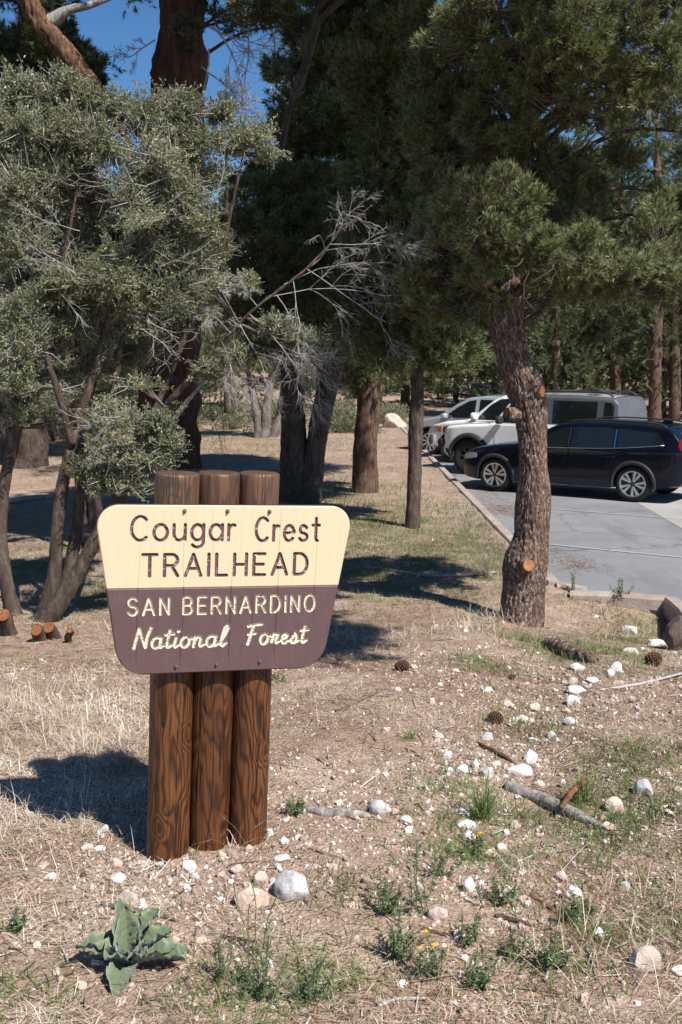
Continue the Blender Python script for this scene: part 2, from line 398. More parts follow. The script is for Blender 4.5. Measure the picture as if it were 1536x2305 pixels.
kb = onplane(1284, 1331, KTOP); kerb('kerb', [kb[:2] + (KB[:2] - kb[:2]) * t for t in np.linspace(0, 1, 14)], KTOP)
kc = onplane(1570, 1400, KTOP); kerb('kerb', [KB[:2] + [.03, -.02] + (kc[:2] - KB[:2] - [.03, -.02]) * t for t in np.linspace(0, 2.5, 16)], KTOP)

# ------------------------------------------------------------------ trailhead sign
YAW = math.atan2(.287, .957)
SIGN_LOC = np.array([-.600, 4.56, 0.0]); SIGN_LOC[2] = -.025
sign = empty('trailhead_sign', SIGN_LOC, (0, R(2.7), 0))
sign.rotation_euler = (Matrix.Rotation(R(2.6), 3, 'Y') @ Matrix.Rotation(YAW, 3, 'Z')).to_euler()
sign.scale = (.97, .97, .985)
tag(sign, 'cream and brown routed wooden trailhead sign bolted to three round log posts', 'sign')
def m_post():
    k = NT('stained_log'); oi = k.n('ObjectInfo').outputs['Random']
    tc = k.n('TexCoord'); off = k.n('CombineXYZ'); k.l(k.math('MULTIPLY', oi, 31.0), off.inputs[2]); k.l(k.math('MULTIPLY_ADD', oi, .07, -.035), off.inputs[0])
    ad = k.n('VectorMath', operation='ADD'); k.l(tc.outputs['Object'], ad.inputs[0]); k.l(off.outputs[0], ad.inputs[1])
    def mp(sc, loc=(0, 0, 0)):
        m = k.n('Mapping'); k.l(ad.outputs[0], m.inputs[0]); m.inputs['Scale'].default_value = sc; m.inputs['Location'].default_value = loc; return m.outputs[0]
    kn = k.voro(mp((6.2, 6.2, 3.9)), 1.0); knot = k.ramp(kn, [(.05, 1), (.33, 0)])
    dz = k.noise(mp((5, 5, 1.1)), 1, 3, .55)
    sx = k.n('SeparateXYZ'); k.l(ad.outputs[0], sx.inputs[0])
    x2 = k.math('MULTIPLY', sx.outputs[0], sx.outputs[0]); yy = k.math('ADD', sx.outputs[1], .02); y2 = k.math('MULTIPLY', yy, yy)
    rad = k.math('SQRT', k.math('ADD', x2, y2))
    ph = k.math('ADD', k.math('MULTIPLY', rad, 760.0), k.math('MULTIPLY', dz, 92.0)); ph = k.math('ADD', ph, k.math('MULTIPLY', knot, 16.0))
    ring = k.math('MULTIPLY_ADD', k.math('SINE', ph), .5, .5); ring = k.math('POWER', ring, 1.6)
    fine = k.noise(mp((160, 160, 5)), 1, 3, .6)
    big = k.noise(mp((7, 7, 1.6)), 1, 3)
    col = k.mix(ring, (.165, .062, .018), (.036, .013, .006))
    col = k.mix(k.ramp(big, [(.4, 0), (.7, .6)]), col, (.048, .017, .008))
    col = k.mix(k.ramp(fine, [(.3, .4), (.6, 0)]), col, (.05, .02, .009))
    col = k.mix(k.ramp(kn, [(.07, .8), (.16, 0)]), col, (.035, .014, .008))
    col = k.mix(k.ramp(kn, [(.02, .7), (.05, 0)]), col, (.20, .09, .035))
    # drying checks: long vertical splits
    an = k.n('Math', operation='ARCTAN2'); k.l(sx.outputs[0], an.inputs[0]); k.l(sx.outputs[1], an.inputs[1])
    cv = k.n('CombineXYZ'); k.l(k.math('MULTIPLY', an.outputs[0], 2.1), cv.inputs[0]); k.l(k.math('MULTIPLY', sx.outputs[2], .9), cv.inputs[2]); k.l(k.math('MULTIPLY', oi, 50), cv.inputs[1])
    w1 = k.noise(cv.outputs[0], 1.0, 2, .45); crack = k.ramp(k.math('ABSOLUTE', k.math('SUBTRACT', w1, .5)), [(.0, 1), (.017, 0)])
    fa = k.n('Math', operation='ARCTAN2'); k.l(sx.outputs[0], fa.inputs[0]); k.l(k.math('MULTIPLY', sx.outputs[1], -1.0), fa.inputs[1])
    zw = k.n('CombineXYZ'); k.l(k.math('MULTIPLY', sx.outputs[2], 2.2), zw.inputs[2]); wob = k.noise(zw.outputs[0], 1.0, 3, .55)
    for c0, am, th_ in ((-.15, .55, .020), (.42, .5, .012), (-.75, .4, .010)):
        dd_ = k.math('ABSOLUTE', k.math('SUBTRACT', fa.outputs[0], k.math('ADD', k.math('MULTIPLY_ADD', wob, am, c0 - am / 2), k.math('MULTIPLY_ADD', k.math('FRACT', k.math('MULTIPLY', oi, 13.7)), .5, -.25))))
        crack = k.math('MAXIMUM', crack, k.math('LESS_THAN', dd_, k.math('MULTIPLY', k.math('MULTIPLY_ADD', wob, 1.6, -.2), th_)))
    col = k.mix(crack, col, (.012, .006, .004))
    # greyed, sun-bleached tops
    gz = k.math('ADD', tc_z(k, tc), k.math('MULTIPLY', fine, .22)); gm = k.ramp(gz, [(.0, 0), (1, 0)])
    gf = k.math('MULTIPLY', k.math('MULTIPLY_ADD', gz, 5.0, -8.2), 1.0); gf = k.math('MINIMUM', k.math('MAXIMUM', gf, 0.0), .28)
    col = k.mix(gf, col, (.17, .13, .105))
    col = k.mix(k.math('MULTIPLY', k.math('FRACT', k.math('MULTIPLY', oi, 7.3)), .45), col, (.035, .014, .007))
    h = k.math('SUBTRACT', k.math('MULTIPLY', ring, -.25), k.math('MULTIPLY', crack, 1.5)); k.bump(h, .55, .006)
    return k.fin(col, .48, .4)
def tc_z(k, tc):
    s = k.n('SeparateXYZ'); k.l(tc.outputs['Object'], s.inputs[0]); return s.outputs[2]
M['post'] = m_post()
def build_post(x, y, r, top, seed):
    zs = np.concatenate([np.linspace(-.35, top - .012, 60), [top - .004, top]]); n = 48; mb = MB()
    rr = np.full(len(zs), r); rr[-2] = r - .002; rr[-1] = r - .010
    def disp(V, t):
        a = np.arctan2(V[:, 0], V[:, 1])
        Q = np.stack([np.cos(a) * 1.2, np.sin(a) * 1.2, V[:, 2] * 1.1 + seed * 7], 1)
        return .0035 * vn(Q, seed) + .0012 * vn(Q * [5, 5, 4], seed + 3)
    V, F = tube(np.stack([0 * zs, 0 * zs, zs], 1), rr, n, True, disp)
    mb.add(V, F)
    return mb.build('post', M['post'], sign, loc=(x, y, 0))
for i, (x, r, top) in enumerate([(-.187, .0975, 1.745), (0, .093, 1.750), (.180, .0895, 1.752)]):
    p = build_post(x, [0, .006, -.004][i], r, top, 11 + i)
    p['label'] = ['round log post on the left, swirling grain and a long crack', 'darkest middle round log post with several knots', 'right round log post with the palest grain'][i]
# lettering is routed into the board: strokes -> distance field -> carved height field
def arc(cx, cy, rx, ry, a0, a1, n=14):
    a = np.radians(np.linspace(a0, a1, n)); return [(cx + rx * math.cos(q), cy + ry * math.sin(q)) for q in a]
G = {   # glyph: advance width, strokes (unit = capital height)
 'C': (.74, [arc(.42, .5, .40, .5, 48, 312, 24)]),
 'T': (.62, [[(0, 1), (.62, 1)], [(.31, 1), (.31, 0)]]),
 'R': (.60, [[(0, 0), (0, 1), (.30, 1)] + arc(.32, .74, .26, .26, 90, -90) + [(0, .48)], [(.32, .48), (.60, 0)]]),
 'A': (.70, [[(0, 0), (.35, 1), (.70, 0)], [(.12, .33), (.58, .33)]]),
 'I': (.0, [[(0, 0), (0, 1)]]),
 'L': (.48, [[(0, 1), (0, 0), (.48, 0)]]),
 'H': (.56, [[(0, 0), (0, 1)], [(.56, 0), (.56, 1)], [(0, .5), (.56, .5)]]),
 'E': (.52, [[(.50, 1), (0, 1), (0, 0), (.52, 0)], [(0, .5), (.44, .5)]]),
 'D': (.62, [[(0, 0), (0, 1), (.25, 1)] + arc(.25, .5, .37, .5, 90, -90, 18) + [(0, 0)]]),
 'S': (.58, [arc(.29, .745, .27, .255, 25, 255, 14) + arc(.29, .25, .29, .25, 80, -160, 14)]),
 'N': (.56, [[(0, 0), (0, 1), (.56, 0), (.56, 1)]]),
 'B': (.58, [[(0, 0), (0, 1), (.28, 1)] + arc(.30, .76, .24, .24, 90, -90) + [(0, .52)], [(.28, .52)] + arc(.31, .26, .27, .26, 90, -90) + [(0, 0)]]),
 'O': (.70, [arc(.35, .5, .35, .5, 0, 360, 28)]),
 'o': (.62, [arc(.31, .33, .31, .33, 0, 360, 22)]),
 'u': (.52, [[(0, .66), (0, .28)] + arc(.26, .28, .26, .28, 180, 360, 12) + [(.52, .66)], [(.52, .66), (.52, 0)]]),
 'g': (.56, [arc(.28, .33, .28, .33, 0, 360, 22), [(.56, .66), (.56, -.08)] + arc(.28, -.06, .28, .24, 0, -145, 12)]),
 'a': (.58, [arc(.29, .33, .29, .33, 0, 360, 22), [(.58, .66), (.58, 0)]]),
 'r': (.30, [[(0, 0), (0, .66)], [(0, .42)] + arc(.22, .40, .22, .25, 150, 70, 8)]),
 'e': (.60, [[(.02, .34), (.59, .36)] + arc(.30, .33, .30, .33, 8, 318, 22)]),
 's': (.46, [arc(.23, .495, .20, .165, 25, 255, 12) + arc(.23, .165, .23, .165, 80, -160, 12)]),
 't': (.40, [[(.2, .98), (.2, .14)] + arc(.32, .13, .12, .13, 180, 270, 5), [(0, .68), (.40, .68)]]),
}
S = {   # brush script
 'N': (.72, [[(.04, .02), (.08, .5), (.13, .98)], [(.13, .98), (.33, .5), (.55, .06)], [(.55, .06), (.56, .55), (.66, 1.0)]]),
 'a': (.50, [arc(.21, .26, .20, .25, 30, 390, 18), [(.40, .50), (.38, .2), (.44, .03), (.56, .12)]]),
 't': (.30, [[(.14, .85), (.10, .3), (.13, .05), (.2, .02), (.34, .14)], [(-.04, .62), (.34, .66)]]),
 'i': (.24, [[(.08, .50), (.06, .2), (.1, .03), (.26, .12)], [(.13, .76), (.15, .79)]]),
 'o': (.48, [arc(.20, .26, .19, .25, 0, 360, 18), [(.34, .42), (.52, .40)]]),
 'n': (.52, [[(.05, .5), (.04, .02)], [(.04, .3), (.16, .48), (.28, .48), (.33, .36), (.31, .12), (.37, .02), (.52, .12)]]),
 'l': (.36, [[(.02, .12), (.2, .5), (.32, .88), (.26, 1.02), (.15, .9), (.09, .4), (.11, .06), (.2, .01), (.33, .16)]]),
 'F': (.66, [[(.02, .90), (.3, .97), (.68, 1.0)], [(.30, .96), (.24, .5), (.16, .02)], [(.10, .50), (.44, .55)]]),
 'r': (.38, [[(.02, .1), (.10, .52), (.18, .46), (.30, .47), (.24, .2), (.27, .04), (.4, .12)]]),
 'e': (.42, [[(.02, .20), (.26, .30), (.30, .42), (.2, .5), (.07, .38), (.05, .16), (.15, .02), (.28, .04), (.44, .16)]]),
 's': (.38, [[(.0, .1), (.2, .54), (.31, .26), (.26, .04), (.1, .02), (.06, .12)], [(.26, .05), (.42, .14)]]),
}
def layout(text, font, x0, x1, zb, h, space, gap, slant=0):
    pen, out = 0, []
    for ch in text:
        if ch == ' ': pen += space; continue
        wd, st = font[ch]
        out += [[(pen + x + slant * y, y) for x, y in s] for s in st]; pen += wd + gap
    pen -= gap; mx = max(x for s in out for x, _ in s); mn = min(x for s in out for x, _ in s); k = (x1 - x0) / (mx - mn)
    return [[(x0 + (x - mn) * k, zb + y * h) for x, y in s] for s in out]
ZT, ZBt, HT, HB, CX = 1.622, .893, .570, .452, .018
DIV = ZT - .487 * (ZT - ZBt)
LINES = [   # strokes, half stroke width, paint id
    (layout('Cougar', G, -.412, .031, ZT - .150, .100, .6, .30), .0069), (layout('Crest', G, .125, .412, ZT - .154, .100, .6, .32), .0069),
    (layout('TRAILHEAD', G, -.362, .362, ZT - .303, .092, .6, .36), .0074),
    (layout('SAN', G, -.418, -.246, ZT - .468, .073, .5, .40), .0053), (layout('BERNARDINO', G, -.183, .406, ZT - .468, .073, .5, .40), .0053),
    (layout('National', S, -.392, .018, ZT - .614, .092, .5, .10, .16), .0070), (layout('Forest', S, .106, .382, ZT - .611, .090, .5, .10, .16), .0070)]
def half_w(z):
    t = (ZT - z) / (ZT - ZBt); w0 = HT + (HB - HT) * t; r = .108
    for zc, sgn in ((ZT - r, 1), (ZBt + r, -1)):
        d = np.clip(sgn * (z - zc), 0, r); w0 = w0 - (r - np.sqrt(r * r - d * d)) * (1.0 if sgn > 0 else .95)
    return w0
def build_board():
    a = (1 - np.cos(np.linspace(0, math.pi / 2, 40))) * .09
    zs = np.unique(np.round(np.concatenate([ZT - a, np.linspace(ZT - .09, ZBt + .09, 330), ZBt + a, [DIV + .0012, DIV - .0012]]), 6))[::-1]
    us = np.linspace(-1, 1, 620); H = half_w(zs); X = us[None] * H[:, None]; Z = zs[:, None].repeat(len(us), 1)
    P = np.stack([X.ravel(), Z.ravel()], 1); dep = np.zeros(len(P)); mask = np.zeros(len(P))
    for strokes, hw in LINES:
        pts = np.array([p for s in strokes for p in s]); lo, hi = pts.min(0) - .03, pts.max(0) + .03
        ii = np.where((P[:, 0] > lo[0]) & (P[:, 0] < hi[0]) & (P[:, 1] > lo[1]) & (P[:, 1] < hi[1]))[0]; Q = P[ii]; D = np.full(len(ii), 9.)
        for s in strokes:
            for p, q in zip(s[:-1], s[1:]):
                p, q = np.array(p), np.array(q); d = q - p; L = max(d @ d, 1e-12); t = np.clip(((Q - p) @ d) / L, 0, 1)
                D = np.minimum(D, np.linalg.norm(Q - p - t[:, None] * d, axis=1))
        ww = hw * (1 + .03 * vn(np.stack([Q[:, 0] * 90, Q[:, 1] * 90, 0 * Q[:, 0]], 1), 4))
        dep[ii] = np.maximum(dep[ii], .0085 * (1 - ss(ww - .0030, ww + .0004, D))); mask[ii] = np.maximum(mask[ii], 1 - ss(ww - .0014, ww + .0014, D))
    top = (P[:, 1] > DIV).astype(float)
    # paint: 0 brown, 1 cream ; letters swap, with a few chips in the grooves
    chip = (vn(np.stack([P[:, 0] * 70, P[:, 1] * 420, 0 * P[:, 0]], 1), 8) > np.where(top > .5, .72, .60)) * (mask > .5)
    paint = np.where(top > .5, 1 - mask, mask); paint = np.where(chip, 1 - paint * .9, paint)
    line = np.exp(-((P[:, 1] - DIV) / .0022) ** 2); dep += .003 * line
    for cx, cw, z0, z1, sd in [(-.19, .0011, ZBt, ZT - .02, 1), (.02, .0012, ZBt, DIV + .09, 2), (.23, .001, ZBt, ZT, 3), (-.38, .0009, ZBt, DIV + .2, 4), (.40, .0009, DIV - .2, ZT, 5), (.12, .0008, ZBt + .1, DIV, 6), (-.07, .0009, ZT - .3, ZT, 7)]:
        c = cx + .006 * vn(np.stack([P[:, 1] * 5, 0 * P[:, 1] + sd, 0 * P[:, 1]], 1), sd)
        dep += .0045 * np.exp(-((P[:, 0] - c) / (cw * 2.0)) ** 2) * ss(z0, z0 + .08, P[:, 1]) * (1 - ss(z1 - .08, z1, P[:, 1]))
    edge = np.minimum(H[:, None] - np.abs(X), np.minimum(ZT - Z, Z - ZBt)).ravel()
    y0 = -.142 + dep + .004 * (1 - ss(0, .005, edge)) + .0006 * vn(np.stack([P[:, 0] * 60, P[:, 1] * 4, 0 * P[:, 0]], 1), 2)
    m, n = X.shape; V = np.stack([P[:, 0] + CX, y0, P[:, 1]], 1)
    i, j = np.meshgrid(np.arange(m - 1), np.arange(n - 1), indexing='ij')
    F = np.stack([i * n + j, (i + 1) * n + j, (i + 1) * n + j + 1, i * n + j + 1], -1).reshape(-1, 4)
    mb = MB().add(V, F, 0, paint)
    ring = np.concatenate([np.arange(n), np.arange(1, m) * n + n - 1, (m - 1) * n + np.arange(n - 2, -1, -1), np.arange(m - 2, 0, -1) * n])
    A = V[ring]; B = A.copy(); B[:, 1] = -.098; q = len(ring); k = np.arange(q)
    mb.add(np.vstack([A, B]), [np.stack([k, (k + 1) % q, (k + 1) % q + q, k + q], 1), (np.arange(q) + q)[None]], 1, 0)
    k = NT('sign_paint'); t = k.attr(); g = k.noise(k.coord((70, 70, 3)), 1, 4, .6); d = k.noise(k.coord(), 7, 5, .65); st = k.noise(k.coord((9, 9, 1.2)), 1, 4)
    cr = k.mix(k.ramp(g, [(.35, .22), (.65, 0)]), (.70, .505, .335), (.60, .415, .26)); cr = k.mix(k.ramp(st, [(.5, 0), (.75, .22)]), cr, (.74, .575, .42))
    br = k.mix(k.ramp(g, [(.35, .35), (.65, 0)]), (.115, .066, .069), (.085, .047, .048)); br = k.mix(k.ramp(d, [(.5, 0), (.75, .35)]), br, (.16, .105, .108))
    k.bump(g, .12, .002); zz = k.n('SeparateXYZ'); k.l(k.coord(), zz.inputs[0]); lo = k.math('LESS_THAN', zz.outputs[2], float(DIV)); cr = k.mix(lo, cr, (.70, .60, .465)); mt = k.fin(k.mix(t, br, cr), .55, .35)
    return mb.build('board', [mt, plain('board_edge', (.10, .052, .045), .7)], sign)
board = build_board(); board['label'] = 'routed board, cream above and dark brown below'
M['bolt'] = plain('galvanised_bolt', (.16, .155, .15), .5, .5, Metallic=.6)
def bolt(x, z):
    mb = MB(); y = -.142
    for r0, r1, y0, y1, n in ((.0095, .0095, y + .001, y - .002, 20), (.0068, .006, y - .002, y - .008, 6)):
        V, F = tube([(0, y0, 0), (0, y1, 0)], [r0, r1], n); mb.add(V, F)
    V, F = tube([(0, y - .008, 0), (0, y - .011, 0), (0, y - .013, 0)], [.005, .005, .003], 10); mb.add(V, F)
    return mb.build('bolt', M['bolt'], board, smooth=False, loc=(x, 0, z))
for x, z in [(-.172, ZT - .025), (.014, ZT - .025), (.200, ZT - .026), (-.192, ZBt + .032), (-.014, ZBt + .034), (.180, ZBt + .040)]: bolt(x, z)

# ------------------------------------------------------------------ vehicles
M['tyre'] = plain('tyre_rubber', (.022, .022, .023), .8, .3)
M['black'] = plain('black_plastic', (.03, .03, .032), .6, .35)
M['well'] = plain('wheel_well', (.008, .008, .008), .9, .1)
M['glass'] = plain('tinted_glass', (.010, .013, .014), .04, .8, 0)
M['chrome'] = plain('chrome_trim', (.75, .75, .76), .15, .5, 0, Metallic=1.0)
M['rim_silver'] = plain('silver_alloy', (.62, .62, .63), .3, .5, .05, Metallic=.85)
M['rim_dark'] = plain('dark_alloy', (.03, .03, .032), .4, .5)
M['disc'] = plain('brake_disc', (.12, .12, .12), .5, .5, .1, Metallic=.6)
M['lamp_red'] = plain('red_lamp_lens', (.22, .006, .008), .12, .6, 0)
M['lamp_clear'] = plain('clear_lamp_lens', (.55, .56, .58), .08, .7, .1)
M['lamp_amber'] = plain('amber_lamp_lens', (.75, .22, .02), .12, .6, 0)
def paintm(name, c, coat=1.0, rough=.35, met=0.0, dust=.15, spec=.4):
    k = NT(name); k.fin(c, rough, spec, Metallic=met); k.b.inputs['Coat Weight'].default_value = coat; k.b.inputs['Coat Roughness'].default_value = .04
    n = k.noise(k.coord(), 3, 4); dv = k.noise(k.coord(), 40, 4)      # road dust
    k.l(k.mix(k.math('MULTIPLY', k.ramp(n, [(.45, 0), (.8, dust)]), dv), c, (.42, .36, .3)), k.b.inputs['Base Color']); return k.m
M['pt_navy'] = paintm('black_blue_car_paint', (.003, .004, .010), .55, dust=.008, spec=.1)
M['pt_white'] = paintm('white_car_paint', (.78, .78, .78))
M['pt_silver'] = paintm('silver_car_paint', (.45, .47, .50), 1, .3, .4)
M['pt_grey'] = paintm('grey_hardtop', (.085, .09, .098), .3, .45)
class Body:
    def __init__(s, **k): s.__dict__.update(k)
    def zt(s, x): return np.interp(x, *zip(*s.top))
    def zb(s, x): return np.interp(x, *zip(*s.bot))
    def plan(s, x):
        f = np.clip((np.asarray(x) - (s.top[-1][0] - s.fl)) / s.fl, 0, 1); r = np.clip(((s.top[0][0] + s.rl) - np.asarray(x)) / s.rl, 0, 1)
        return s.hw * (1 - s.fp * f ** s.fe) * (1 - s.rp * r ** 2.6)
    def W(s, x, z):
        z = np.asarray(z, float); belt = np.interp(x, *zip(*s.belt))
        sec = 1 - .05 * (np.clip(.55 - z, 0, .4) / .35) ** 2 - s.tum * np.clip(z - belt, 0, 2) - s.shoulder * ss(-.02, .05, z - belt)
        return s.plan(x) * sec
    def mesh(s, mats, parent, wheels, wr):
        x0, x1 = s.top[0][0], s.top[-1][0]
        xs = np.unique(np.round(np.concatenate([np.linspace(x0, x1, 100), [p[0] for p in s.top]]), 4)); rows = []
        for x in xs:
            zt, zb = float(s.zt(x)), float(s.zb(x)); r = min(s.rt, (zt - zb) * .3); L = [(0, zb), (s.W(x, zb) * .93, zb)]
            for z in np.linspace(zb + .03, zt - r, 22): L.append((float(s.W(x, z)), z))
            w = L[-1][0]
            for a in np.linspace(15, 90, 6): L.append((w - r * 1.2 * (1 - math.cos(R(a))), zt - r + r * math.sin(R(a))))
            w = L[-1][0]
            for q in (.75, .5, .25, 0): L.append((w * q, zt + s.crown * (1 - q * q)))
            full = L + [(-y, z) for y, z in L[-2:0:-1]]; rows.append([(x, y, z) for y, z in full])
        k = len(rows[0]); m = len(rows); V = np.array(rows).reshape(-1, 3)
        i, j = np.meshgrid(np.arange(m - 1), np.arange(k), indexing='ij'); j2 = (j + 1) % k
        F = np.stack([i * k + j, (i + 1) * k + j, (i + 1) * k + j2, i * k + j2], -1).reshape(-1, 4)
        mb = MB().add(V, [F, np.arange(k)[None], (np.arange(k) + (m - 1) * k)[None, ::-1]])
        o = mb.build('body', [mats, M['well']], parent)
        cb = MB()
        for wx in wheels:
            for sd in (1, -1):
                ys = sd * (s.hw - .42), sd * (s.hw + .3)
                V, F = tube([(wx, ys[0], wr), (wx, ys[1], wr)], wr + .055, 40); cb.add(V, F)
        c = cb.build('cutter', [M['well']]); md = o.modifiers.new('b', 'BOOLEAN'); md.object = c; md.operation = 'DIFFERENCE'; md.solver = 'EXACT'
        try: md.material_mode = 'TRANSFER'
        except Exception: pass
        dg = bpy.context.evaluated_depsgraph_get(); me = bpy.data.meshes.new_from_object(o.evaluated_get(dg))
        o.modifiers.clear(); o.data = me; bpy.data.objects.remove(c)
        try: me.set_sharp_from_angle(angle=R(35))
        except Exception: pass
        return o
    def panel(s, name, xs, lo, hi, mat, parent, side=1, off=.004, nx=26, nz=10, xk=None):
        x = np.linspace(xs[0], xs[-1], nx) if xk is None else np.array(xk); l = np.interp(x, xs, lo); h = np.interp(x, xs, hi); t = np.linspace(0, 1, nz)
        X = x[:, None].repeat(nz, 1); Z = l[:, None] + (h - l)[:, None] * t[None]; Y = s.W(X, Z) + off
        nx = len(x); V = np.stack([X, side * Y, Z], -1).reshape(-1, 3); i, j = np.meshgrid(np.arange(nx - 1), np.arange(nz - 1), indexing='ij')
        F = np.stack([i * nz + j, i * nz + j + 1, (i + 1) * nz + j + 1, (i + 1) * nz + j], -1).reshape(-1, 4)
        F = F if side > 0 else F[:, ::-1]
        mb = MB().add(V, F)
        ring = np.concatenate([np.arange(nx) * nz, (nx - 1) * nz + np.arange(1, nz), np.arange(nx - 2, -1, -1) * nz + nz - 1, np.arange(nz - 2, 0, -1)])
        A = V[ring]; B = A - [0, side * (off + .012), 0]; q = len(ring); kk = np.arange(q)
        mb.add(np.vstack([A, B]), np.stack([kk, (kk + 1) % q, (kk + 1) % q + q, kk + q], 1)[:, ::side])
        return mb.build(name, mat, parent)
    def screen(s, name, xa, xb, hwid, mat, parent, off=.006):
        x = np.linspace(xa, xb, 14); n = 15; X = x[:, None].repeat(n, 1); u = np.linspace(-1, 1, n)[None]
        wmax = np.array([float(s.W(q, s.zt(q) - s.rt)) - s.rt * 1.2 for q in x])[:, None]; Y = u * np.minimum(hwid, wmax)
        Z = s.zt(x)[:, None] + s.crown * (1 - (Y / wmax) ** 2) + off; V = np.stack([X, Y, Z], -1).reshape(-1, 3)
        i, j = np.meshgrid(np.arange(13), np.arange(n - 1), indexing='ij'); F = np.stack([i * n + j, (i + 1) * n + j, (i + 1) * n + j + 1, i * n + j + 1], -1).reshape(-1, 4)
        return MB().add(V, F).build(name, mat, parent)
def lathe(mb, prof, cx, cz, side, n=44, mi=0):
    prof = np.array(prof, float); a = np.arange(n) / n * 2 * math.pi; m = len(prof)
    V = np.stack([cx + prof[:, 1][:, None] * np.cos(a)[None], (side * prof[:, 0])[:, None].repeat(n, 1), cz + prof[:, 1][:, None] * np.sin(a)[None]], -1).reshape(-1, 3)
    i, j = np.meshgrid(np.arange(m - 1), np.arange(n), indexing='ij'); F = np.stack([i * n + j, i * n + (j + 1) % n, (i + 1) * n + (j + 1) % n, (i + 1) * n + j], -1).reshape(-1, 4)
    mb.add(V, F if side < 0 else F[:, ::-1], mi)
def wheel(parent, x, r, rr, yo, side, wid, spokes, split, rim, knob=False, ang=0.2):
    """tyre with rim (spokes, hub) as its sub-part pieces; yo = outer face distance from the centre line"""
    mb = MB(); yi = yo - wid
    lathe(mb, [(yi, rr), (yi - .0, r - .05), (yi + .03, r - .008), (yi + .06, r), (yo - .06, r), (yo - .025, r - .01), (yo, r - .05), (yo + .004, (r + rr) / 2), (yo - .012, rr + .012), (yo - .03, rr - .004), (yi, rr)], 0, 0, side)
    if knob:
        for k in range(40):
            a = k / 40 * 2 * math.pi
            for yy in (yo - .035, yi + wid * .5):
                c = np.array([math.cos(a) * (r + .004), side * yy, math.sin(a) * (r + .004)]); V, F = ICO[0]
                V = V * [.025, .045, .025]; mb.add(V + c, F)
    t = mb.build('wheel', M['tyre'], parent, loc=(x, 0, r)); rb = MB()
    lathe(rb, [(yo - .012, rr + .010), (yo - .006, rr + .004), (yo - .010, rr - .014), (yo - .05, rr - .022), (yo - .15, rr - .03)], 0, 0, side)
    lathe(rb, [(yo - .10, 0.001), (yo - .10, rr - .03)], 0, 0, side, mi=1)
    lathe(rb, [(yo - .085, .001), (yo - .085, rr * .62)], 0, 0, side, mi=2)
    lathe(rb, [(yo - .012, .001), (yo - .012, .03), (yo - .02, .062), (yo - .06, .07)], 0, 0, side, 24, mi=1 if split else 0)
    for k in range(spokes):
        a = ang + k / spokes * 2 * math.pi
        for da in ((-split, split) if split else (0,)):
            def P(rad, off, w, yy): return (rad * math.cos(a + off) - w * math.sin(a + off), side * yy, rad * math.sin(a + off) + w * math.cos(a + off))
            w0, w1 = (.012, .030) if split else (.02, .024)
            o0, o1 = da * .55, da
            V = [P(.05, o0, -w0, yo - .014), P(.05, o0, w0, yo - .014), P(rr - .012, o1, w1, yo - .016), P(rr - .012, o1, -w1, yo - .016),
                 P(.05, o0, -w0, yo - .06), P(.05, o0, w0, yo - .06), P(rr - .012, o1, w1, yo - .06), P(rr - .012, o1, -w1, yo - .06)]
            rb.add(V, np.array([[0, 1, 2, 3], [4, 7, 6, 5], [0, 4, 5, 1], [1, 5, 6, 2], [2, 6, 7, 3], [3, 7, 4, 0]])[:, ::side], 0)
    rb.build('rim', [rim, M['rim_dark'], M['disc']], t, smooth=False)
    return t
def ring_trim(parent, B, x, r, a0, a1, wd, mat, side, name='wheel_arch', out=.02):
    a = np.radians(np.linspace(a0, a1, 40)); mb = MB(); V = []
    for q in a:
        for rad, o in ((r, -.05), (r, out), (r + wd * .7, out), (r + wd, .002), (r + wd, -.05)):
            px, pz = x + rad * math.cos(q), B + rad * math.sin(q); V.append((px, side * (float(parent['_W'](px, pz)) + o), pz))
    k = 5; i, j = np.meshgrid(np.arange(39), np.arange(4), indexing='ij'); F = np.stack([i * k + j, i * k + j + 1, (i + 1) * k + j + 1, (i + 1) * k + j], -1).reshape(-1, 4)
    return V, F
def arch(B, root, x, wr, r, wd, mat, side, a0=-12, a1=192, out=.02):
    V, F = ring_trim({'_W': B.W}, wr, x, r, a0, a1, wd, mat, side, out=out)
    return MB().add(V, F).build('wheel_arch', mat, root)
def blob(name, c, s, mat, parent, sub=2, p=.6):
    V, F = ICO[sub]; V = np.sign(V) * np.abs(V) ** p; return MB().add(V * np.array(s) + np.array(c), F).build(name, mat, parent)
def bar(name, P, r, mat, parent, n=8):
    V, F = tube(catmull(P, max(12, len(P) * 4)), r, n); return MB().add(V, F).build(name, mat, parent)
def place_car(root, front_px, wheelx, B, yaw_off=0.0):
    g = onplane(front_px[0], front_px[1], LOT); h = HEAD; left = np.array([-h[1], h[0]])
    o = g[:2] - h * wheelx - left * (B.hw - .06); root.location = (o[0], o[1], LOT); root.rotation_euler = (0, 0, math.atan2(h[1], h[0]) + yaw_off)
